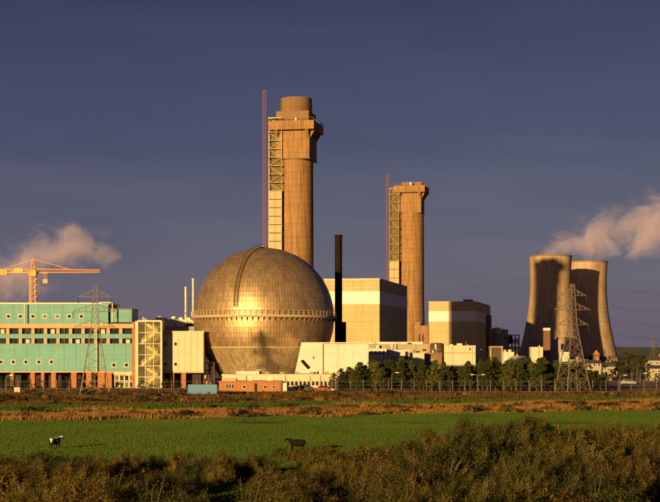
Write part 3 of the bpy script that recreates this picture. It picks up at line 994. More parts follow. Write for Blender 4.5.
for k in range(3):
    for leg_ in (0, 1):
        za = k * fl + leg_ * fl / 2; zb = za + fl / 2
        xa, xb = (w0 + .9, w1 - 1.3) if leg_ == 0 else (w1 - 1.3, w0 + .9)
        y = 1.2 + 2.2 * leg_
        mb = MB()
        n = 9
        for q in range(n):
            x = xa + (xb - xa) * q / n; x2 = xa + (xb - xa) * (q + 1) / n
            z = za + (zb - za) * (q + 1) / n
            mb.box(min(x, x2), max(x, x2), y, y + 1.6, z - .16, z)
        mb.beam((xa, y - .05, za + .15), (xb, y - .05, zb + .15), .55)
        for hz_ in (.7, 1.2): mb.beam((xa, y - .05, za + hz_), (xb, y - .05, zb + hz_), .12)
        for f_ in (0.02, .25, .5, .75, .98): mb.beam((xa + (xb - xa) * f_, y - .05, za + (zb - za) * f_), (xa + (xb - xa) * f_, y - .05, za + (zb - za) * f_ + 1.2), .1)
        mb.build('stair_flight', 'stair_white', t)
    MB().box(w1 - 1.35, w1 - .3, .9, 5.4, k * fl + fl / 2 - .25, k * fl + fl / 2 - .02).build('landing', 'stair_white', t)
    MB().box(w0 + .1, w0 + .95, .9, 5.4, (k + 1) * fl - .25, (k + 1) * fl - .02).build('landing', 'stair_white', t)

# ------------------------------------------------------------------ cream block on columns, right of the stair tower
d = 383.6; s = d / F
Xs = fx(183, d)
t = thing('cream_block', 'cream windowed block raised on orange columns, between stair tower and dome', 'building', (Xs, d, 0))
def LX(px): return fx(px, d) - Xs
def bb(name, a, b_, ya, yb, mat, y0, y1, base=None):
    return MB().box(LX(a), LX(b_), y0, y1, fz(yb, d) if base is None else base, fz(ya, d)).build(name, mat, t)
bb('wall', 162.5, 172.5, 333, 371.5, 'cream_wall', .8, 6)
p = 172.6
while p < 203:
    bb('panel', p, p + 6.0, 332.5, 371.5, 'cream_wall', 0, 1.0); p += 6.2
bb('core', 172.7, 203.4, 333, 371.3, 'cream_wall', 1.05, 5.8)
bb('roof_slab', 162, 204.2, 331.0, 332.5, 'cream_wall', -.2, 6.3)
bb('soffit', 162.5, 203.6, 371.55, 373, 'orange_ledge', .2, 5.7)
for px in (165.2, 175.6):
    for py in (344, 364.3):
        window(t, LX(px), fz(py, d), 2.6 * s, 3.0 * s, y=.8 if px < 170 else 0, fw=.14)
for px in (171.8, 183.6):
    MB().box(LX(px) - .55, LX(px) + .55, .3, 1.4, -.15, fz(373, d)).build('column', 'orange_brick', t)
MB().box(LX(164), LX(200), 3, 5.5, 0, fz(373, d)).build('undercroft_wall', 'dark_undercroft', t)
t, w, zt = block('plant_hall', 'grey sloping-roofed hall behind the cream block on columns', 'building', 160, 202, 326.5, 408, 10, 'grey_wall')
t, w, zt = block('rooftop_hall', 'low white flat-roofed hall peeking over the cream block, left of the dome', 'building', 151, 195.5, 319.5, 418, 14, 'white_wall')
MB().beam((w / 2 - .2, 3, zt - .1), (w / 2 - 2.4, -1.0, zt - 2.6), 1.3).build('inclined_duct', 'black_stack', t)
for k in range(5):
    MB().box(-w / 2 + 1 + k * 2.2, -w / 2 + 2 + k * 2.2, 2, 4, zt + .05, zt + .6).build('roof_vent', 'pale_metal', t)
for (px, yt_, lab) in ((185.8, 287, 'shorter of the two thin pale flues left of the dome'), (193.2, 278.5, 'taller of the two thin pale flues, nearest the dome')):
    d = 434.0
    t = thing('flue', lab, 'flue', (fx(px, d), d, 0))
    MB().tube([(0, 0, 0), (0, 0, fz(yt_, d))], .36, 14).build('pipe', 'pale_metal', t)
    MB().lathe([(.3, fz(yt_, d) - .5), (.46, fz(yt_, d) - .5), (.46, fz(yt_, d)), (.3, fz(yt_, d))], 14, close=True).build('rim', 'pale_metal', t)
    for q in range(3):
        z = 14 + q * 3.2
        MB().lathe([(.34, z), (.5, z), (.5, z + .25), (.34, z + .25)], 14, close=True).build('collar', 'galvanised', t)
    MB().tube([(.55, -.2, 0), (.55, -.2, fz(yt_, d) - 1)], .07, 6).build('side_pipe', 'galvanised', t)
# dark process plant in the gap
d = 387.5
t = thing('process_plant', 'dark pipe frame in the gap between cream block and dome', 'plant', (fx(209, d), d, 0))
for sx in (-1.3, 0, 1.3):
    for sy in (0, 2.2):
        MB().beam((sx, sy, 0), (sx, sy, 6.5), .3).build('post', 'brown_cladding', t)
for z in (2.2, 4.4, 6.4):
    MB().box(-1.5, 1.5, -.2, 2.4, z - .12, z + .12).build('deck', 'brown_cladding', t)
for k, (x, z) in enumerate(((-1.0, 3.1), (.5, 1.2), (.3, 5.2))):
    MB().tube([(x, .2, z - 1.0), (x, .2, z), (x, .9, z + .5), (x + .7, 1.8, z + .5)], .28, 10).build('pipe', 'galvanised' if k else 'pale_metal', t)
MB().lathe([(.6, 0), (.6, 1.6), (.1, 1.9)], 20, c=(-.6, 1.2)).build('tank', 'grey_wall', t)
MB().box(-.9, -.3, -.6, -.25, 1.0, 1.7).build('valve_box', 'red_paint', t)

# ------------------------------------------------------------------ cream annex right of the dome
d = 376.0; s = d / F
Xs = fx(330, d)
t = thing('annex', 'large plain cream annex with slanted left end, right foot of the dome', 'building', (Xs, d, 0))
def LX(px): return fx(px, d) - Xs
zt = fz(343.6, d)
MB().prism([(LX(291.5), 0), (LX(322.8), 0), (LX(322.8), zt), (LX(301.2), zt)], 'y', 0, 7).build('wall', 'white_wall', t)
for (a, b_) in ((323.2, 338), (338.15, 353), (353.15, 368.5)):
    MB().box(LX(a), LX(b_), .25, 12, 0, zt - .1).build('wall', 'white_wall', t)
MB().box(LX(301.0), LX(369), .15, 7.2, zt, zt + .35).build('roof_edge', 'cream_wall', t)
MB().box(LX(322.6), LX(323.1), -.12, .24, 0, zt).build('joint_cover', 'grey_wall', t)
MB().beam((LX(301.5), -.45, fz(360.5, d)), (LX(308.2), -.45, fz(368, d)), .62).build('inclined_duct', 'black_stack', t)
MB().box(LX(305), LX(306), -.5, .05, fz(366.3, d), fz(364, d)).build('duct_bracket', 'grey_wall', t)
MB().box(LX(312.6), LX(313.8), -.25, .05, fz(359, d), fz(356, d)).build('vent', 'grey_wall', t)
MB().box(LX(315.3), LX(319), -1.6, -.05, 0, fz(373.5, d)).build('red_kiosk', 'red_paint', t)

# long low building with ribbon of windows in front of dome
t, w, zt = block('low_range', 'long low cream building with window ribbon in front of the annex', 'building', 222, 336, 374.2, 356, 9, 'cream_wall',
                 wins=[(284 + i * 4.15, 383.4, 2.7, 4.0) for i in range(12)])
d = 356
MB().box(fx(236, d) - fx(279, d), fx(259, d) - fx(279, d), 1, 8, zt + .05, zt + .7).build('roof_light', 'white_wall', t)
for q in range(7):
    MB().box(-w / 2 + 3 + q * 3.6, -w / 2 + 4.0 + q * 3.6, 2.5, 3.6, zt + .05, zt + .55).build('roof_vent', 'grey_wall', t)
# brick building
t, w, zt = block('brick_building', 'low orange brick building with white windows in front of the dome', 'building', 219, 281.5, 381.2, 337, 7, 'orange_brick',
                 wins=[(227, 386.3, 1.7, 4.0), (229.9, 386.3, 1.7, 4.0), (232.8, 386.3, 1.7, 4.0), (244.3, 387, 2.6, 2.6), (265.2, 387, 2.4, 2.6), (273.5, 387, 2.4, 2.6)], roof='grey_roof')
d = 337
MB().box(fx(254.3, d) - fx(250.2, d), fx(257, d) - fx(250.2, d), -.08, .3, 0, 2.1).build('door', 'dark_void', t)
MB().box(fx(222, d) - fx(250.2, d), fx(236, d) - fx(250.2, d), .6, 5, zt + .05, zt + .5).build('roof_upstand', 'orange_ledge', t)
MB().box(w / 2 + .16, w / 2 + 1.2, .5, 5, 0, zt - .4).build('end_lobby', 'white_wall', t)

# shipping container
d = 309.0
t = thing('shipping_container', 'blue corrugated container on the ground left of the brick building', 'container', (fx(202.3, d), d, 0))
cw, ch, cd = 5.9, 2.35, 2.4
MB().box(-cw / 2, cw / 2, .06, cd, .1, ch).build('body', 'container_blue', t)
rib = MB().prism([(-.1, 0), (.1, 0), (.06, -.07), (-.06, -.07)], 'z', .22, ch - .12).mesh('rib', 'container_blue')
for k in range(20):
    put('rib', rib, t, (-cw / 2 + .2 + k * (cw - .4) / 19, .06, 0))
for (z0, z1) in ((.0, .2), (ch - .1, ch + .08)):
    MB().box(-cw / 2 - .04, cw / 2 + .04, -.04, cd + .04, z0, z1).build('rail', 'container_blue', t)
for sx in (-1, 1):
    MB().box(sx * cw / 2 - .07, sx * cw / 2 + .07, -.06, .1, .2, ch - .1).build('corner_post', 'container_blue', t)

# ------------------------------------------------------------------ mid-distance works buildings
block('works_office', 'small grey-white office with dark window row right of the annex', 'building', 368.8, 386.5, 348.5, 402, 8, 'white_wall',
      wins=[(371.5 + i * 4.0, 352.6, 2.6, 3.2) for i in range(4)])
t, w, zt = block('long_hall', 'long cream hall under the big banded block', 'building', 362, 428.5, 344.2, 560, 14, 'concrete_pale')
for q in (-2.0, -.5): MB().box(q, q + .8, -.5, -.01, 0, zt).build('pilaster', 'white_wall', t)
MB().box(-w / 2 + 2, w / 2 - 2, 3, 11, zt + .05, zt + .9).build('roof_light', 'white_wall', t)
t, w, zt = block('white_shed', 'plain white shed with one dark doorway above the trees', 'building', 386.8, 409.5, 349.8, 410, 8, 'white_wall')
MB().box(w / 2 - 1.2, w / 2 - .3, -.08, .2, fz(359, 410), fz(351.5, 410)).build('doorway', 'dark_void', t)
block('cream_shed', 'lower cream shed between white shed and brown tank', 'building', 410, 424.3, 352.8, 412, 8, 'cream_wall')
d = 436
t = thing('storage_tank', 'round-shouldered dark brown tank with pale vertical pipe', 'tank', (fx(437, d), d, 0))
r = 7.0 * d / F
MB().lathe([(r, 0), (r, fz(345, d)), (r * .96, fz(344, d)), (r * .8, fz(343.2, d)), (.05, fz(342.8, d))], 40).build('shell', 'brown_cladding', t, smooth=35)
MB().tube([(-.5, -r - .15, 0), (-.5, -r - .15, fz(344, d))], .28, 8).build('pipe', 'white_wall', t)
for q in range(4):
    z = 2 + q * 2.6
    MB().lathe([(r - .05, z), (r + .1, z), (r + .1, z + .2), (r - .05, z + .2)], 40, close=True).build('hoop', 'concrete_brown', t)
block('brown_store', 'striped brown store building in front of the brown tank', 'building', 424.5, 442, 353.0, 416, 8, 'concrete_brown', roof='grey_roof')
t, w, zt = block('cream_range', 'low cream range below the smaller banded block', 'building', 444, 475.5, 345.5, 640, 12, 'cream_wall', wins=[(470 + i * 0, 349, 1.4, 2.2) for i in range(1)])
MB().box(-w / 2 - .05, w / 2 + .05, -.22, .0, zt - 3.4, zt - 2.9).build('band_course', 'orange_ledge', t)
MB().box(-1, 1.2, 2, 5, zt + .05, zt + .9).build('roof_vent', 'white_wall', t)
block('pale_shed', 'pale grey shed at the right foot of the smaller banded block', 'building', 476.5, 490, 351.2, 660, 10, 'grey_wall')
d = 650
t = thing('loading_bay', 'dark brown open bay with yellowish frame', 'loading bay', (fx(496.5, d), d, 0))
a = 6.3 * d / F
MB().box(-a + .5, a - .5, .7, 6, 0, fz(348, d)).build('recess', 'brown_cladding', t)
for sx in (-1, 1): MB().box(sx * (a - .3) - .3, sx * (a - .3) + .3, 0, 6, 0, fz(347.6, d)).build('jamb', 'yellow_glazed', t)
MB().box(-a - .1, a + .1, -.1, 6.1, fz(347.6, d), fz(346.2, d)).build('lintel', 'yellow_glazed', t)
block('white_store', 'small white store right of the dark open bay', 'building', 503.5, 514, 352.0, 640, 8, 'white_wall')
block('low_white_shed', 'low white shed just over the treetops left of the cooling towers', 'building', 513.5, 526, 356.0, 600, 6, 'white_wall')
t, w, zt = block('grey_tower_block', 'grey plant building with tan water tank on its corner', 'building', 493, 508, 329.5, 1150, 14, 'grey_wall', wins=[(505, 338, 2.2, 2.8), (498, 345, 2.0, 2.4)], wframe='grey_wall')
MB().lathe([(3.3, zt - 3.6), (3.6, zt - 3.0), (3.6, zt + .9), (.1, zt + 1.6)], 24, c=(-w / 2 + 2.6, -2.4)).build('water_tank', 'orange_ledge', t, smooth=35)
MB().beam((-w / 2 + 2.6, -2.4, 0), (-w / 2 + 2.6, -2.4, zt - 3.4), .8).build('tank_leg', 'grey_wall', t)
d = 1150
t = thing('pipe_rack', 'open steel pipe rack left of the cooling towers', 'pipe rack', (fx(514, d), d, 0))
for sx in (-4, -1.3, 1.3, 4):
    for sy in (0, 5): MB().beam((sx, sy, 0), (sx, sy, fz(335, d)), .5).build('post', 'brown_cladding', t)
for py in (335, 339, 343.5, 348):
    MB().box(-4.3, 4.3, -.3, 5.3, fz(py, d) - .3, fz(py, d) + .3).build('deck', 'brown_cladding', t)
MB().box(-.5, 4.0, -.2, 4, fz(343, d) + .3, fz(339.4, d) - .35).build('cabin', 'orange_ledge', t)
MB().lathe([(1.4, fz(343.2, d)), (1.4, fz(336, d)), (.1, fz(335.3, d))], 16, c=(-2.6, 2.5)).build('vessel', 'dark_undercroft', t)
d = 1150
t = thing('brick_stack', 'short square red-brown brick stack with pale top before the nearer cooling tower', 'stack', (fx(546.5, d), d, 0))
a = 3.1 * d / F
MB().add([(-a * 1.1, -a * 1.1, 0), (a * 1.1, -a * 1.1, 0), (a * 1.1, a * 1.1, 0), (-a * 1.1, a * 1.1, 0), (-a, -a, fz(330.5, d)), (a, -a, fz(330.5, d)), (a, a, fz(330.5, d)), (-a, a, fz(330.5, d))],
         [(0, 3, 2, 1), (4, 5, 6, 7), (0, 1, 5, 4), (1, 2, 6, 5), (2, 3, 7, 6), (3, 0, 4, 7)]).build('shaft', 'dull_brick', t)
MB().box(-a * 1.08, a * 1.08, -a * 1.08, a * 1.08, fz(330.5, d), fz(328, d)).build('cap', 'white_wall', t)
block('pump_house', 'low cream pump house left of the brick stack', 'building', 531, 543, 347, 1120, 10, 'cream_wall')
block('switch_house', 'pale grey switch house right of the brick stack', 'building', 551, 561, 339.5, 1165, 10, 'grey_wall')
block('filter_shed', 'small white shed under the nearer cooling tower', 'building', 560.5, 570, 352, 1100, 8, 'white_wall')
d = 925
t, w, zt = block('fan_house', 'tan fan house with tall slots at the foot of the flat-topped chimney', 'building', 414, 429.5, 325.5, d, 14, 'concrete_tan',
                 wins=[(419.5, 338, 1.1, 7), (423, 338, 1.1, 7)], wframe='concrete_brown')
MB().box(-w / 2 - .3, -1, .5, 10, zt, zt + 2.2).build('roof_plant', 'concrete_tan', t)

# ------------------------------------------------------------------ houses on the right
def house(label, x0, x1, y_e, y_r, d, wall, wins, chim=True, depth=7.0):
    w = (x1 - x0) * d / F
    t = thing('house', label, 'house', (fx((x0 + x1) / 2, d), d, 0), 0, 'houses at the right edge of the works')
    ze, zr = fz(y_e, d), fz(y_r, d)
    MB().box(-w / 2, w / 2, 0, depth, 0, ze).build('wall', wall, t)
    mb = MB().prism([(-.4, ze), (depth + .4, ze), (depth / 2, zr)], 'x', -w / 2 - .25, w / 2 + .25)
    rf = mb.build('roof', 'slate_roof', t)
    if chim: MB().box(w / 2 - 1.3, w / 2 - .5, depth / 2 - .4, depth / 2 + .4, zr - .8, zr + 1.1).build('chimney_stack', 'orange_brick', rf)
    for (px, py, ww, hh) in wins:
        window(t, fx(px, d) - fx((x0 + x1) / 2, d), fz(py, d), ww * d / F, hh * d / F, fw=.12)
    return t
house('white two-storey house with dark windows below the farther cooling tower', 587.5, 601.5, 363.5, 360.0, 500, 'dull_render', [(589.8, 365, 1.6, 2.6), (594.4, 365, 1.6, 2.6), (599, 365, 1.6, 2.6), (589.8, 371, 1.6, 2.6), (594.4, 371, 1.6, 2.6)])
house('cream bungalow at the far right edge, upper of two', 648, 664, 360.5, 356.5, 620, 'dull_render', [(651, 363, 1.5, 1.8), (657, 363, 1.5, 1.8)])
house('cream bungalow at the far right edge, lower of two', 650, 668, 368.5, 365.5, 470, 'dull_render', [(653, 371.5, 1.6, 2.0), (659, 371.5, 1.6, 2.0)], chim=False)
house('small house with red-brown roof partly hidden right of the trees', 606, 618, 366.5, 362.0, 560, 'grey_wall', [(609, 369.5, 1.4, 1.8), (614, 369.5, 1.4, 1.8)], chim=False)
block('garage', 'white flat-roofed garage right of the two-storey house', 'garage', 603.5, 612, 370, 480, 5, 'dull_render', wins=[(606, 373, 2.0, 3.0)])
t, w, zt = block('brick_turret', 'small orange brick tower in front of the farther cooling tower', 'tower', 594, 599.5, 354.5, 760, 3, 'dull_brick')
MB().add([(-w / 2 - .2, -.2, zt), (w / 2 + .2, -.2, zt), (w / 2 + .2, 3.2, zt), (-w / 2 - .2, 3.2, zt), (0, 1.5, zt + 2.4)], [(0, 1, 4), (1, 2, 4), (2, 3, 4), (3, 0, 4), (0, 3, 2, 1)]).build('pyramid_roof', 'orange_brick', t)
block('grey_shed', 'long low grey shed behind the two-storey house', 'shed', 570, 588, 359.5, 640, 6, 'grey_wall')

# ------------------------------------------------------------------ pylons and wires
def pylon(label, px, d, h, base, rz, arm=4.6, mat='galvanised'):
    t = thing('pylon', label, 'pylon', (fx(px, d), d, gz(fx(px, d), d)), rz, 'lattice power pylons')
    zw = h * .60; ww = base * .26; wt_ = .6
    def corner(i, z):
        if z <= zw: w = base + (ww - base) * z / zw
        else: w = ww + (wt_ - ww) * (z - zw) / (h - zw)
        w /= 2
        return Vector(((-w, w, w, -w)[i], (-w, -w, w, w)[i], z))
    for i in range(4):
        mb = MB(); mb.beam(corner(i, -.3), corner(i, zw), .19, .16); mb.beam(corner(i, zw), corner(i, h), .16, .12)
        mb.build('leg', mat, t)
    lv = [0, h * .13, h * .25, h * .36, h * .46, h * .54, h * .60, h * .66, h * .72, h * .78, h * .84, h * .90, h * .96, h]
    mb = MB()
    for q in range(len(lv) - 1):
        for i in range(4):
            j = (i + 1) % 4
            if q > 0: mb.beam(corner(i, lv[q]), corner(j, lv[q]), .065)
            mb.beam(corner(i, lv[q]), corner(j, lv[q + 1]), .065)
            mb.beam(corner(j, lv[q]), corner(i, lv[q + 1]), .065)
    mb.build('bracing', mat, t)
    tips = []
    for (zf, al) in ((.62, arm * .9), (.76, arm), (.89, arm * .75)):
        z = h * zf
        for sx in (-1, 1):
            mb = MB()
            w = abs(corner(1, z).x); tip = Vector((sx * al, 0, z + .1))
            for sy in (-1, 1):
                mb.beam((sx * w, sy * w, z), tip, .13)
                mb.beam((sx * w, sy * w, z + 1.5), tip, .12)
                for f_ in (.33, .66):
                    p = Vector((sx * w, sy * w, z)).lerp(tip, f_); q = Vector((sx * w, sy * w, z + 1.5)).lerp(tip, f_)
                    mb.beam(p, q, .09)
            ca = mb.build('crossarm', mat, t)
            ins = MB()
            for k in range(6):
                ins.lathe([(.05, z - .2 - k * .22), (.16, z - .14 - k * .22), (.05, z - .05 - k * .22)], 8, c=(sx * al, 0))
            ins.build('insulator', 'brown_cladding', ca)
            tips.append(Vector((sx * al, 0, z - 1.4)))
    bpy.context.view_layer.update()
    mw = Matrix.Translation(t.location) @ Matrix.Rotation(rz, 4, 'Z')
    return t, [mw @ p for p in tips], mw @ Vector((0, 0, h))
P1, tips1, top1 = pylon('lattice pylon standing in front of the green office block', 95, 316, 23.4, 6.3, math.radians(8))
P2, tips2, top2 = pylon('lattice pylon standing in front of the cooling towers', 572.5, 338, 24.7, 6.0, math.radians(20))
P3, tips3, top3 = pylon('tiny far pylon on the skyline at the right edge', 654, 1300, 25, 6.5, math.radians(30))
P4, tips4, top4 = pylon('lattice pylon just beyond the right edge of the view', 830, 420, 24.2, 6.4, math.radians(30))
def wire(a, b_, sag, lab):
    n = 24; pts = []
    for i in range(n + 1):
        t_ = i / n
        p = a.lerp(b_, t_); p.z -= sag * 4 * t_ * (1 - t_)
        pts.append(p)
    o = MB().tube(pts, .02, 5).build('power_line', 'wire_dark')
    tag(o, lab, 'cable', 'power lines at the right')
for k in range(6):
    wire(tips2[k], tips4[k], 2.0, 'dark power cable strung from the cooling tower pylon towards the right')
wire(top2, top4, 1.5, 'thin earth wire from the top of the cooling tower pylon towards the right')

# ------------------------------------------------------------------ tower crane
d = 520.0
t = thing('tower_crane', 'orange tower crane rising behind the green office block', 'crane', (fx(33, d), d, 0), math.radians(0))
zj = fz(271, d); zt = fz(258.5, d)
lattice(MB(), zj - 1.2, 1.9, 1.9, 2.0, .32, .2).build('mast', 'crane_orange', t)
MB().box(-1.3, 1.3, -1.3, 1.3, zj - 1.6, zj - .6).build('slewing_ring', 'crane_orange', t)
lattice(MB(), zt - zj + .6, 1.7, .35, 1.6, .28, .18, z0=zj - .6).build('tower_head', 'crane_orange', t)
L = fx(100, d) - fx(33, d)
mb = MB()
for y in (-.7, .7): mb.beam((.9, y, zj - .6), (L, y, zj - .45), .26)
mb.beam((.9, 0, zj + .75), (L, 0, zj + .3), .26)
n = 16
for i in range(n):
    xa = .9 + (L - .9) * i / n; xb = .9 + (L - .9) * (i + 1) / n; xm = (xa + xb) / 2
    for y in (-.7, .7):
        mb.beam((xa, y, zj - .6), (xm, 0, zj + .65), .15); mb.beam((xm, 0, zj + .65), (xb, y, zj - .55), .15)
    mb.beam((xa, -.7, zj - .6), (xa, .7, zj - .6), .15)
mb.build('jib', 'crane_orange', t)
mb = MB(); L2 = fx(33, d) - fx(-2, d)
for y in (-.6, .6):
    mb.beam((-.9, y, zj - .6), (-L2, y, zj - .6), .3); mb.beam((-.9, y, zj + .5), (-L2, y, zj + .5), .18)
    for i in range(8):
        x = -.9 - (L2 - .9) * i / 8
        mb.beam((x, y, zj - .6), (x - (L2 - .9) / 8, y, zj + .5), .14)
for i in range(9):
    x = -.9 - (L2 - .9) * i / 8
    mb.beam((x, -.6, zj - .6), (x, .6, zj - .6), .16)
mb.build('counter_jib', 'crane_yellow', t)
MB().box(-L2, -L2 + 3.4, -.8, .8, zj - 1.5, zj + .4).build('counterweight', 'crane_orange', t)
MB().box(-6.6, -3.4, -.7, .7, zj - .5, zj + 1.0).build('winch', 'crane_yellow', t)
MB().box(-.2, 1.5, -2.4, -1.0, zj - 1.9, zj + .2).build('cab', 'crane_yellow', t)
for (xe, ze) in ((L * .56, zj + .5), (-L2 * .85, zj + .5)):
    MB().beam((0, 0, zt - .2), (xe, 0, ze), .16).build('tie_bar', 'crane_orange', t)
xh = fx(45.5, d) - fx(33, d)
MB().box(xh - .8, xh + .8, -.8, .8, zj - 1.0, zj - .62).build('trolley', 'crane_orange', t)
hk = MB(); hk.beam((xh - .3, 0, zj - .9), (xh - .3, 0, zj - 3.0), .12); hk.beam((xh + .3, 0, zj - .9), (xh + .3, 0, zj - 3.0), .12)
hk.build('hoist_rope', 'crane_orange', t)
MB().box(xh - .8, xh + .8, -.5, .5, zj - 4.3, zj - 2.9).build('hook_block', 'crane_yellow', t)

# ------------------------------------------------------------------ perimeter fence, lamp posts, small things
d = 338.0
t = thing('perimeter_fence', 'pale post and wire security fence along the whole edge of the works', 'fence', (0, d, 0))
pm = MB(); pm.beam((0, 0, -.2), (0, 0, 2.7), .10); pm.beam((0, 0, 2.7), (0, -.4, 3.05), .08)
pm = pm.mesh('post', 'post_grey')
x = fx(-20, d)
xe = fx(690, d)
k = 0
while x < xe:
    put('post', pm, t, (x + random.uniform(-.06, .06), random.uniform(-.1, .1), 0)); x += 2.9; k += 1
for z in (.25, .9, 1.6, 2.3, 2.65):
    MB().beam((fx(-20, d), 0, z), (xe, 0, z), .022).build('wire', 'post_grey', t)
def lamp(label, px, d, y_top, mat='post_grey', double=False):
    t = thing('lamp_post', label, 'lamp post', (fx(px, d), d, 0), 0, 'lamp posts of the works')
    h = fz(y_top, d)
    MB().tube([(0, 0, -.2), (0, 0, h * .5), (0, 0, h)], [.09, .07, .05], 10).build('pole', mat, t)
    for sx in ((-1, 1) if double else (1,)):
        hd = MB().tube([(0, 0, h - .1), (sx * .5, 0, h + .15), (sx * 1.0, 0, h + .2)], .06, 8).build('arm', mat, t)
        MB().box(min(sx * .85, sx * 1.6), max(sx * .85, sx * 1.6), -.18, .18, h + .1, h + .3).build('lantern', 'pale_metal', t)
lamp('single pale lamp post in front of the pines below the brown tank', 391.8, 335, 373.5)
lamp('twin-headed lamp post in front of the pine belt', 477.5, 335, 375.5, double=True)
lamp('lamp post in front of the green office columns, nearest the far left', 6, 342, 376)
lamp('lamp post in front of the office block entrance', 122, 342, 376)
lamp('lamp post near the houses at the right edge', 640, 345, 374)
lamp('lamp post left of the white two-storey house', 620, 345, 376)
o = thing('cabinet', 'small cream utility cabinet in the rough grass before the green office', 'cabinet', (fx(17, 318), 318, 0))
MB().box(-.6, .6, 0, .7, 0, 1.5).build('body', 'cream_wall', o)
MB().box(-.66, .66, -.06, .76, 1.5, 1.62).build('lid', 'white_wall', o)
MB().box(-.03, .03, -.03, .0, .1, 1.45).build('door_gap', 'dark_void', o)

def car(label, px, d, rz, c):
    t = thing('parked_car', label, 'car', (fx(px, d), d, 0), rz, 'cars parked by the low buildings')
    mat = plain('paint_%d' % int(px), c, .3, .3, var=.08).name
    MB().prism([(-2.1, .3), (2.1, .3), (2.15, .62), (2.0, .82), (1.15, .92), (.5, 1.42), (-1.1, 1.45), (-1.75, .98), (-2.1, .9)], 'y', -.82, .82).build('body', mat, t)
    MB().prism([(1.0, .95), (.46, 1.36), (-1.05, 1.38), (-1.55, 1.0)], 'y', -.835, .835).build('side_glass', 'window_glass', t)
    for x in (-1.3, 1.3):
        for y in (-.72, .72):
            wme = MB().tube([(x, y - .11, .32), (x, y + .11, .32)], .32, 16).build('wheel', 'black_stack', t)
            MB().tube([(x, y - .125, .32), (x, y + .125, .32)], .18, 10).build('rim', 'pale_metal', wme)
    for y in (-.55, .55):
        MB().box(2.02, 2.13, y - .18, y + .18, .62, .76).build('headlight', 'white_wall', t)
for i, (px, dd_, c, lb) in enumerate(((284, 345, (.35, .36, .38), 'silver car parked before the window ribbon, leftmost of three'), (303, 346, (.05, .07, .10), 'dark car parked before the window ribbon, middle of three'), (322, 345, (.40, .10, .06), 'red car parked before the window ribbon, rightmost of three'),
                              (628, 420, (.5, .5, .5), 'pale car parked among the bushes near the right edge'))):
    car(lb, px, dd_, math.radians([4, -3, 183, 10][i]), c)

# ------------------------------------------------------------------ foliage builders
def leaf_quads(cent, nrm, size, rng, elong=1.6):
    n = len(cent)
    nrm = nrm / np.maximum(np.linalg.norm(nrm, axis=1, keepdims=True), 1e-6)
    ref = rng.normal(size=(n, 3))
    a = np.cross(nrm, ref); a /= np.maximum(np.linalg.norm(a, axis=1, keepdims=True), 1e-6)
    b_ = np.cross(nrm, a)
    sz = (size * rng.uniform(.6, 1.4, n))[:, None]
    q = np.stack([cent - a * sz * elong, cent + b_ * sz * .55, cent + a * sz * elong, cent - b_ * sz * .55], 1)
    return q.reshape(-1, 3)

def bush_meshes(seed, sprays=70, per=95, leaf=.030, mat='gorse_leaf', wind=.85):
    """windswept thicket bush, about 2 wide and 1 high, leaning to +x"""
    rng = np.random.default_rng(seed)
    cents, nrms, tips_ = [], [], []
    stems = MB()
    lob = [(rng.uniform(-.55, .5), rng.uniform(-.5, .5), rng.uniform(.5, 1.0), rng.uniform(.36, .62)) for _ in range(4)]
    for i in range(sprays):
        lx, ly, lh, lr = lob[i % len(lob)]
        az = rng.uniform(0, 2 * math.pi); eln = math.asin(rng.uniform(-.05, 1))
        base = np.array([lx + lr * math.cos(az) * math.cos(eln) * .9, ly + lr * math.sin(az) * math.cos(eln) * .9,
                         (lh * (.62 + .24 * lx)) * (.25 + .75 * math.sin(eln))])
        base[2] = max(base[2], .05)
        out = np.array([math.cos(az) * math.cos(eln), math.sin(az) * math.cos(eln), math.sin(eln)])
        dr = out * .75 + np.array([wind * .85, 0, .04]) + rng.normal(size=3) * .16
        dr /= np.linalg.norm(dr)
        ln = rng.uniform(.14, .40)
        t_ = rng.beta(1.1, 1.4, per)
        rad = .075 * (1 - .75 * t_) + .009
        jit = rng.normal(size=(per, 3)) * rad[:, None]
        c = base[None] + dr[None] * (t_ * ln)[:, None] + jit
        c[:, 2] = np.maximum(c[:, 2], .01)
        cents.append(c); tips_.append(t_)
        nrms.append(jit / np.maximum(rad[:, None], .01) * .5 + out[None] * 1.3 + rng.normal(size=(per, 3)) * .4)
        if i % 3 == 0:
            root = Vector((lx * .3, ly * .3, -.04))
            tip = Vector(base + dr * ln * (1.12 if i % 2 else .9))
            midp = root.lerp(tip, .5) + Vector((-.06, 0, .08))
            stems.tube([root, midp, tip], [.026, .015, .004], 5)
    cents = np.concatenate(cents); nrms = np.concatenate(nrms)
    f = np_mesh('foliage', leaf_quads(cents, nrms, leaf, rng), 4, mat)
    fa = f.attributes.new('tip', 'FLOAT', 'POINT')
    fa.data.foreach_set('value', np.repeat(np.concatenate(tips_), 4).astype(np.float32))
    return f, stems.mesh('stem', 'bark')

gorse = [bush_meshes(100 + i, 110, 260, .0125, 'gorse_leaf') for i in range(6)]
brack = [bush_meshes(200 + i, 90, 240, .0135, 'bracken_leaf', .75) for i in range(4)]

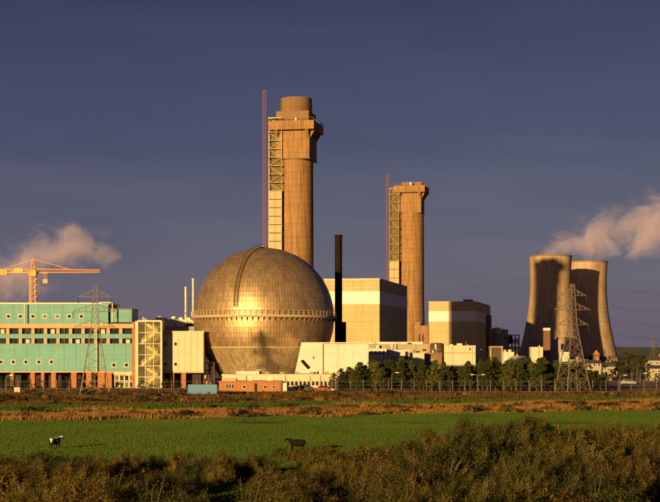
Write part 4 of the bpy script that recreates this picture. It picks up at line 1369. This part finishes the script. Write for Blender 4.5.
prof_x = [-40, 0, 60, 120, 165, 200, 225, 260, 300, 330, 350, 380, 410, 440, 480, 540, 600, 660, 700]
prof_y = [450, 450, 454, 448, 452, 450, 447, 448, 449, 447, 438, 434, 425, 417, 409, 412, 408, 405, 404]
rb = random.Random(21)
count = 0
for row, dd in enumerate((47, 53, 60, 67, 75, 83, 91, 99, 107)):
    px_step = 3.1 / dd * F
    px = -45 + rb.uniform(0, px_step)
    while px < 705:
        pj = px + rb.uniform(-.3, .3) * px_step
        dj = dd + rb.uniform(-3, 3)
        px += px_step * rb.uniform(.8, 1.2)
        x, y = fx(pj, dj), dj
        z = gz(x, y)
        py = CY + (H - z) / dj * F
        if 190 < pj < 250 and dj > 50 and dj < 100: continue      # a grassy gap in the thicket
        right = pj > 345
        if not right and dj > 92 and rb.random() < .1: continue
        allowed = fz(np.interp(pj, prof_x, prof_y), dj) - z
        h = min(rb.uniform(1.3, 2.7) * (1.3 if right else 1.15), allowed * rb.uniform(.78, 1.12))
        if h < .7: continue
        wide = rb.uniform(1.4, 2.9) * (.7 + .3 * h / 2)
        use_b = rb.random() < .34
        f, st = rb.choice(brack if use_b else gorse)
        where = ('below the black and white cow' if pj < 110 else 'beside the grassy gap' if pj < 255 else 'below the dark cow' if pj < 345
                 else 'right of the dark cow' if pj < 450 else 'below the smaller banded block' if pj < 545 else 'below the cooling towers')
        band = 'at the thicket back edge' if dj > 88 else 'mid-thicket' if dj > 64 else 'at the bottom edge'
        hue = 'brownish' if use_b else 'dark olive'
        lab = '%s windswept bush %s, %s' % (hue, band, where)
        t = thing('thicket_bush', lab, 'bush', (x, y, z), rb.uniform(-.6, .6), '%s bushes %s %s' % (hue, band, where))
        t.scale = (wide, wide, h / .74)
        put('foliage', f, t); put('stem', st, t)
        count += 1

for (pj, dj, ytop, w_) in ((276, 127, 448, 1.2), (291, 125, 447.5, 1.1), (304, 128, 446.5, 1.2), (318, 124, 447, 1.5)):
    x = fx(pj, dj); z = gz(x, dj)
    t = thing('thicket_bush', 'low dark olive bush at the feet of the dark cow', 'bush', (x, dj, z), .2, 'bushes at the feet of the dark cow')
    t.scale = (w_, w_, max(.6, fz(ytop, dj) - z) / .8)
    f, st = gorse[int(pj) % 6]
    put('foliage', f, t); put('stem', st, t)
# bracken and dead grass filling the floor of the thicket (uncountable)
def blades(name, n, area, hfun, w, mat, lab, cat, keep=None, lean=.35, wind=.25, seed=1, face=None):
    rng = np.random.default_rng(seed)
    x = rng.uniform(0, 1, n); y = rng.uniform(0, 1, n)
    X, Y = area(x, y)
    if keep is not None:
        k = keep(X, Y, rng); X, Y = X[k], Y[k]
    n = len(X)
    Z = ground_z(X, Y)
    hh = hfun(X, Y, rng)
    a = rng.uniform(0, 2 * np.pi, n)
    if face: a = rng.normal(size=n) * face
    ww = w * rng.uniform(.6, 1.5, n)
    dx, dy = np.cos(a) * ww, np.sin(a) * ww * .5
    tip = np.stack([X + rng.normal(size=n) * lean * hh + wind * hh, Y + rng.normal(size=n) * lean * hh, Z + hh], -1)
    v = np.stack([np.stack([X - dx, Y - dy, Z - .03], -1), np.stack([X + dx, Y + dy, Z - .03], -1), tip], 1).reshape(-1, 3)
    o = put(name, np_mesh(name, v, 3, mat))
    tag(o, lab, cat, None, 'stuff')
    return o
def fan(d0, d1, m=10):
    def f(u, v):
        Y = np.sqrt(d0 * d0 + (d1 * d1 - d0 * d0) * v)
        X = (u - .5) * 2 * Y * (.222 + .02) 
        return X, Y
    return f
def patch(X, Y, s, seed):
    r_ = np.random.default_rng(seed)
    v = np.zeros_like(X)
    for k in range(5):
        a = r_.uniform(0, 6.28); q = s * r_.uniform(.6, 2.2); p = r_.uniform(0, 6.28)
        v += np.sin((X * np.cos(a) + Y * np.sin(a)) * q + p)
    return v / 5 + .5

blades('undergrowth', 110000, fan(42, 112), lambda X, Y, r: r.uniform(.25, .75, len(X)) * (.5 + patch(X, Y, .35, 3)), .035, 'bracken_leaf',
       'brown bracken and dead grass on the thicket floor', 'undergrowth', seed=5,
       keep=lambda X, Y, r: ~((X / Y > -.092) & (X / Y < -.055) & (Y > 55)))
blades('meadow_grass', 350000, fan(56, 236), lambda X, Y, r: r.uniform(.05, .10, len(X)) * (.75 + .6 * patch(X, Y, .06, 6)), .12, 'meadow_blade',
       'short green pasture grass behind the thicket', 'grass', seed=6, face=.5, lean=.2, keep=lambda X, Y, r: (Y - .42 * X < 216 + 3 * patch(X, Y, .3, 2)) & ((Y > 98) | ((X / Y > -.096) & (X / Y < -.052))))
T_ = lambda X, Y: Y - .42 * X
blades('golden_grass', 130000, fan(185, 275), lambda X, Y, r: r.uniform(.25, .6, len(X)) * (.25 + 1.6 * np.clip(patch(X, Y, .22, 8), 0, 1.2)), .09, 'golden_grass',
       'tall golden rough grass along the far edge of the pasture', 'grass', seed=7, keep=lambda X, Y, r: (T_(X, Y) > 213 + 4 * patch(X, Y, .25, 4)) & (T_(X, Y) < 242 + 8 * patch(X, Y, .1, 5)))
blades('dull_grass', 60000, fan(215, 320), lambda X, Y, r: r.uniform(.15, .4, len(X)), .09, 'meadow_blade',
       'dull olive grass strip between the golden bands', 'grass', seed=8, keep=lambda X, Y, r: (T_(X, Y) > 244) & (T_(X, Y) < 280))
blades('scrub_grass', 150000, fan(225, 338), lambda X, Y, r: r.uniform(.25, .65, len(X)) * (.3 + 1.4 * np.clip(patch(X, Y, .16, 9), 0, 1.2)), .10, 'brown_scrub',
       'rough golden brown scrub below the works fence', 'scrub', seed=9, keep=lambda X, Y, r: (T_(X, Y) > 272 + 8 * patch(X, Y, .12, 3)) & (r.random(len(X)) < .35 + .7 * patch(X, Y, .08, 12)))

# low scrub clumps in the golden bands
scr = [bush_meshes(300 + i, 40, 70, .04, 'brown_scrub' if i < 2 else 'golden_grass', .3) for i in range(3)] + [bush_meshes(320 + i, 40, 60, .045, 'shrub_leaf', .3) for i in range(2)]
rb = random.Random(33)
for i in range(290):
    pj = rb.uniform(-15, 675)
    for _ in range(20):
        dj = rb.uniform(195, 325); X = fx(pj, dj); T0 = dj - .42 * X
        if 214 < T0 < 243 or T0 > 278: break
    if not (214 < T0 < 243 or T0 > 278): continue
    q = rb.randrange(5)
    near = T0 < 250
    t = thing('scrub_clump', ('brown' if q < 3 else 'dark green') + (' scrub clump in the golden grass at the pasture edge' if near else ' scrub clump in the rough ground below the works fence'),
              'shrub', (X, dj, gz(X, dj)), rb.uniform(0, 6.28), ('brown' if q < 3 else 'green') + (' scrub near the pasture' if near else ' scrub near the fence'))
    sc_ = rb.uniform(.9, 1.8)
    t.scale = (sc_ * 1.5, sc_, rb.uniform(.7, 1.4))
    f, st = scr[q]
    put('foliage', f, t); put('stem', st, t)

# ------------------------------------------------------------------ pine belt
def tree_meshes(seed, clumps=46, per=75, leaf=.17, mat='pine_leaf', slim=1.0):
    """about 8 m tall: trunk with limbs and an uneven crown of leaf clumps"""
    rng = np.random.default_rng(seed)
    tr = MB()
    lean = rng.normal(size=2) * .3
    tr.tube([(0, 0, -.2), (lean[0] * .4, lean[1] * .4, 3), (lean[0], lean[1], 7.2)], [.2, .14, .04], 8)
    cents, nrms = [], []
    for i in range(clumps):
        f_ = (i + rng.uniform(0, 1)) / clumps
        z = 1.5 + 6.5 * f_ ** .9
        env = 2.3 * slim * (math.sin(math.pi * min(1, .22 + f_ * .76)) ** .8) * rng.uniform(.45, 1.25)
        az = i * 2.4 + rng.normal() * .5
        rr_ = env * rng.uniform(.35, 1.0)
        c0 = np.array([lean[0] * z / 7 + rr_ * math.cos(az), lean[1] * z / 7 + rr_ * math.sin(az), z + rng.normal() * .25])
        cr = rng.uniform(.22, .62)
        jit = rng.normal(size=(per, 3)); jit /= np.linalg.norm(jit, axis=1, keepdims=True)
        jit *= (cr * rng.uniform(.3, 1.0, per) ** .5)[:, None] * np.array([1.0, 1.0, .72])
        cents.append(c0[None] + jit); nrms.append(jit + rng.normal(size=(per, 3)) * .35 + np.array([0, 0, .25]))
        if i % 3 == 0:
            tr.tube([(lean[0] * z / 9, lean[1] * z / 9, max(.8, z - .9)), tuple(c0)], [.07, .02], 5)
    f = np_mesh('crown', leaf_quads(np.concatenate(cents), np.concatenate(nrms), leaf, rng, 1.4), 4, mat)
    return f, tr.mesh('trunk', 'bark')
pines = [tree_meshes(400 + i, 84, 80, .10, slim=random.Random(i).uniform(.8, 1.1)) for i in range(6)]
rb = random.Random(55)
tops_x = [334, 345, 360, 380, 400, 420, 440, 470, 500, 530, 550, 562, 580, 604]
tops_y = [373, 367, 363, 361, 359, 360, 363, 362, 360, 359, 360, 364, 367, 374]
for row, dd in enumerate((349, 355, 362)):
    px = 336 + row * 4
    while px < 604:
        pj = px + rb.uniform(-2, 2); dj = dd + rb.uniform(-2, 2)
        px += rb.uniform(5.5, 8)
        h = (fz(np.interp(pj, tops_x, tops_y), dj)) * rb.uniform(.66, 1.06)
        if pj < 368: bg = 'the cream annex'
        elif pj < 430: bg = 'the white shed'
        elif pj < 492: bg = 'the brown tank'
        elif pj < 556: bg = 'the dark bay'
        else: bg = 'the nearer cooling tower'
        lab = 'dark green pine in the %s of the belt before %s' % (['front row', 'middle row', 'back row'][row], bg)
        t = thing('pine_tree', lab, 'tree', (fx(pj, dj), dj, 0), rb.uniform(0, 6.28), 'pine belt %d before %s' % (row + 1, bg))
        k = h / 8.0
        t.scale = (k * rb.uniform(.7, 1.35), k * rb.uniform(.7, 1.35), k)
        f, tr = rb.choice(pines)
        put('crown', f, t); put('trunk', tr, t)

# shrubs and small trees in front of the office, around the houses
shr = [tree_meshes(450 + i, 26, 60, .2, 'shrub_leaf', 1.35) for i in range(3)]
spots = []
rb = random.Random(61)
for px in (2, 9, 24, 30, 37, 45, 60, 66, 80, 92, 104, 118, 141, 152, 168, 178):
    spots.append((px + rb.uniform(-2, 2), rb.uniform(342, 352), rb.uniform(1.6, 3.6), 'small shrub in front of the green office and stair tower', 'shrubs before the office'))
for px in (296, 309, 331, 338):
    spots.append((px, rb.uniform(341, 346), rb.uniform(1.6, 3.4), 'small shrub by the window ribbon of the long low building', 'shrubs before the low range'))
for px, dd, h in ((566, 420, 6.5), (574, 450, 6.0), (582, 430, 6.5), (603, 520, 5), (613, 450, 4), (618, 520, 6), (626, 540, 9), (632, 500, 8.5), (637, 480, 7.5), (643, 520, 8), (648, 430, 4), (624, 430, 4.5), (590, 410, 3), (657, 400, 3.5), (606, 400, 3)):
    spots.append((px, dd, h, 'rounded tree or bush among the houses right of the pylon', 'trees among the houses'))
for (px, dd, h, lab, grp) in spots:
    t = thing('shrub' if h < 4 else 'broadleaf_tree', lab, 'shrub' if h < 4 else 'tree', (fx(px, dd), dd, 0), rb.uniform(0, 6.28), grp)
    k = h / 8.0
    t.scale = (k * rb.uniform(1.2, 1.7), k * rb.uniform(1.2, 1.7), k)
    f, tr = rb.choice(shr)
    put('crown', f, t); put('trunk', tr, t)

# ------------------------------------------------------------------ cattle
def cow(label, px, py_feet, rz, mat, grp, scale=1.0, graze=False):
    dd = gd(py_feet)
    x = fx(px, dd); z = gz(x, dd)
    mb = MB()
    def loft(rings, n=14):
        vs, fs = [], []
        for (cx_, cz_, ry, rz_, sl) in rings:
            for k in range(n):
                a = 2 * math.pi * k / n
                vs.append((cx_ + sl * math.sin(a) * rz_, ry * math.cos(a), cz_ + rz_ * math.sin(a)))
        for i in range(len(rings) - 1):
            for k in range(n):
                k2 = (k + 1) % n
                fs.append((i * n + k, i * n + k2, (i + 1) * n + k2, (i + 1) * n + k))
        fs.append(tuple(range(n - 1, -1, -1))); fs.append(tuple((len(rings) - 1) * n + k for k in range(n)))
        mb.add(vs, fs)
    loft([(-.98, 1.12, .10, .12, 0), (-.92, 1.08, .24, .26, 0), (-.7, 1.05, .30, .33, 0), (-.35, 1.0, .34, .38, 0), (0, .98, .36, .41, 0), (.35, 1.0, .33, .40, 0), (.6, 1.03, .27, .37, 0), (.78, 1.08, .2, .28, 0), (.88, 1.12, .12, .18, 0)])
    if graze:
        loft([(.7, 1.1, .17, .26, .3), (.95, .98, .13, .2, .5), (1.15, .75, .11, .16, .6), (1.25, .55, .12, .15, .6), (1.32, .38, .10, .12, .5), (1.4, .2, .08, .08, .4)])
        hx, hz = 1.25, .55
    else:
        loft([(.65, 1.12, .17, .27, -.2), (.9, 1.26, .13, .2, -.3), (1.08, 1.38, .11, .15, -.2), (1.2, 1.42, .13, .15, 0), (1.36, 1.34, .11, .12, .2), (1.55, 1.22, .085, .085, .2), (1.62, 1.18, .07, .07, .2)])
        hx, hz = 1.2, 1.42
    for (lx, ly, hind) in ((.58, .17, 0), (.58, -.17, 0), (-.72, .18, 1), (-.72, -.18, 1)):
        if hind:
            mb.tube([(lx, ly, 1.0), (lx + .10, ly, .72), (lx - .13, ly, .47), (lx - .10, ly, .15), (lx - .06, ly, 0)], [.19, .14, .065, .05, .065], 10)
        else:
            mb.tube([(lx, ly, .95), (lx, ly, .7), (lx + .02, ly, .42), (lx, ly, .13), (lx + .03, ly, 0)], [.15, .10, .065, .05, .065], 10)
    mb.tube([(-.5, 0, .72), (-.38, 0, .56), (-.36, 0, .5)], [.13, .14, .06], 10)
    for sy in (-1, 1):
        mb.tube([(hx - .02, sy * .1, hz + .07), (hx - .06, sy * .2, hz + .07), (hx - .04, sy * .3, hz + .02)], [.03, .06, .02], 8)
    t = thing('cow', label, 'cow', (x, dd, z - .05), rz, grp)
    t.scale = (scale,) * 3
    o = mb.build('body', mat, t, smooth=80)
    rm = o.modifiers.new('remesh', 'REMESH'); rm.mode = 'VOXEL'; rm.voxel_size = .028; rm.use_smooth_shade = True
    sm = o.modifiers.new('smooth', 'SMOOTH'); sm.iterations = 6; sm.factor = .5
    MB().tube([(-.97, 0, 1.2), (-1.08, 0, 1.0), (-1.06, 0, .62), (-1.05, 0, .45)], [.035, .028, .022, .05], 8).build('tail', mat, t)
    for sy in (-1, 1):
        MB().tube([(hx - .03, sy * .07, hz + .12), (hx + .0, sy * .16, hz + .2), (hx + .05, sy * .17, hz + .28)], [.028, .02, .006], 7).build('horn', 'horn', t)
    for (lx, ly) in ((.61, .17), (.61, -.17), (-.78, .18), (-.78, -.18)):
        MB().lathe([(.075, -.01), (.06, .08)], 10, c=(lx, ly)).build('hoof', 'black_stack', t)
cow('black and white cow standing on the pasture at the far left', 55, 449.5, math.radians(62), 'hide_pied', 'cattle on the pasture', .78)
cow('dark cow standing behind low bushes in the middle of the pasture', 297, 451, math.radians(160), 'hide_black', 'cattle on the pasture', .82)

# ------------------------------------------------------------------ steam
def FLIP(mb):
    vol = 0.0
    for f in mb.f:
        a = Vector(mb.v[f[0]])
        for i in range(1, len(f) - 1):
            vol += a.dot(Vector(mb.v[f[i]]).cross(Vector(mb.v[f[i + 1]])))
    return vol < 0
def plume(name, label, d, path, dens, seed, col=(1, 1, 1), yrad=1.0, wob=12.0, noise_scale=.03, thr=.5):
    """path: (px, py, radius m) along the drift; one closed rounded hull filled with uneven vapour."""
    pts = [Vector((fx(a, d), d, fz(b_, d))) for a, b_, r in path]
    rad = [r for a, b_, r in path]
    o0 = pts[0].copy()
    fine_p, fine_r = [], []
    for i in range(len(pts) - 1):
        for k in range(6):
            t_ = k / 6
            fine_p.append(pts[i].lerp(pts[i + 1], t_) - o0); fine_r.append(rad[i] * (1 - t_) + rad[i + 1] * t_)
    fine_p.append(pts[-1] - o0); fine_r.append(rad[-1])
    mb = MB().tube(fine_p, fine_r, 20)
    mb.f = [tuple(reversed(f)) for f in mb.f] if FLIP(mb) else mb.f
    m, nt, b = new_mat(name + '_vapour')
    nt.nodes.remove(b)
    pv = nd(nt, 'ShaderNodeVolumePrincipled')
    pv.inputs['Color'].default_value = col4(col)  # lilac tint stands in for blue sky light on white steam
    pv.inputs['Anisotropy'].default_value = 0.0
    tc = nd(nt, 'ShaderNodeTexCoord').outputs['Object']
    n = noise(nt, mapping(nt, tc, (1, 1, 1.25), (seed, seed * 2, 0)), noise_scale, 7, .62, .9)
    # distance from the drift line, piece by piece -> soft edges
    best = None
    for i in range(len(pts) - 1):
        a, b2 = pts[i] - o0, pts[i + 1] - o0
        ab = b2 - a
        sub = nd(nt, 'ShaderNodeVectorMath', operation='SUBTRACT'); nt.links.new(tc, sub.inputs[0]); sub.inputs[1].default_value = a
        dot = nd(nt, 'ShaderNodeVectorMath', operation='DOT_PRODUCT'); nt.links.new(sub.outputs[0], dot.inputs[0]); dot.inputs[1].default_value = ab / ab.length_squared
        cl_ = nd(nt, 'ShaderNodeClamp'); nt.links.new(dot.outputs['Value'], cl_.inputs[0])
        scl = nd(nt, 'ShaderNodeVectorMath', operation='SCALE'); scl.inputs[0].default_value = ab; nt.links.new(cl_.outputs[0], scl.inputs['Scale'])
        dif = nd(nt, 'ShaderNodeVectorMath', operation='DISTANCE'); nt.links.new(sub.outputs[0], dif.inputs[0]); nt.links.new(scl.outputs[0], dif.inputs[1])
        rr_ = nd(nt, 'ShaderNodeMapRange'); nt.links.new(cl_.outputs[0], rr_.inputs[0]); rr_.inputs[3].default_value = rad[i]; rr_.inputs[4].default_value = rad[i + 1]
        q = nd(nt, 'ShaderNodeMath', operation='DIVIDE'); nt.links.new(dif.outputs['Value'], q.inputs[0]); nt.links.new(rr_.outputs[0], q.inputs[1])
        if best is None: best = q.outputs[0]
        else:
            mn = nd(nt, 'ShaderNodeMath', operation='MINIMUM'); nt.links.new(best, mn.inputs[0]); nt.links.new(q.outputs[0], mn.inputs[1]); best = mn.outputs[0]
    # density = clamp(noise*k - edge distance)
    n2 = nd(nt, 'ShaderNodeMath', operation='MULTIPLY_ADD'); nt.links.new(n, n2.inputs[0]); n2.inputs[1].default_value = 2.0; n2.inputs[2].default_value = -.5
    e1 = nd(nt, 'ShaderNodeMath', operation='MULTIPLY_ADD'); nt.links.new(best, e1.inputs[0]); e1.inputs[1].default_value = -.75; nt.links.new(n2.outputs[0], e1.inputs[2])
    mr_ = nd(nt, 'ShaderNodeMapRange', interpolation_type='SMOOTHSTEP'); nt.links.new(e1.outputs[0], mr_.inputs[0])
    mr_.inputs[1].default_value = thr - .5; mr_.inputs[2].default_value = thr + .1; mr_.inputs[3].default_value = 0; mr_.inputs[4].default_value = dens
    nt.links.new(mr_.outputs[0], pv.inputs['Density'])
    nt.links.new(pv.outputs[0], nt.nodes['Material Output'].inputs['Volume'])
    o = put(name, mb.mesh(name, m), None, o0)
    tag(o, label, 'steam', None, 'stuff')
    return o
plume('steam_plume', 'pinkish steam drifting right from the cooling towers', 1270,
      [(541, 263, 8), (549, 256, 16), (566, 245, 24), (592, 233, 30), (622, 229, 33), (655, 226, 37), (700, 222, 42), (740, 220, 10)], .060, 3.7, (.93, .84, 1.0), noise_scale=.036)
plume('steam_cloud', 'pinkish steam bank behind the crane at the left', 900,
      [(-60, 285, 30), (-10, 282, 30), (25, 272, 26), (55, 256, 25), (78, 249, 24), (98, 252, 18), (122, 258, 4)], .056, 8.1, (.93, .84, 1.0), noise_scale=.055)
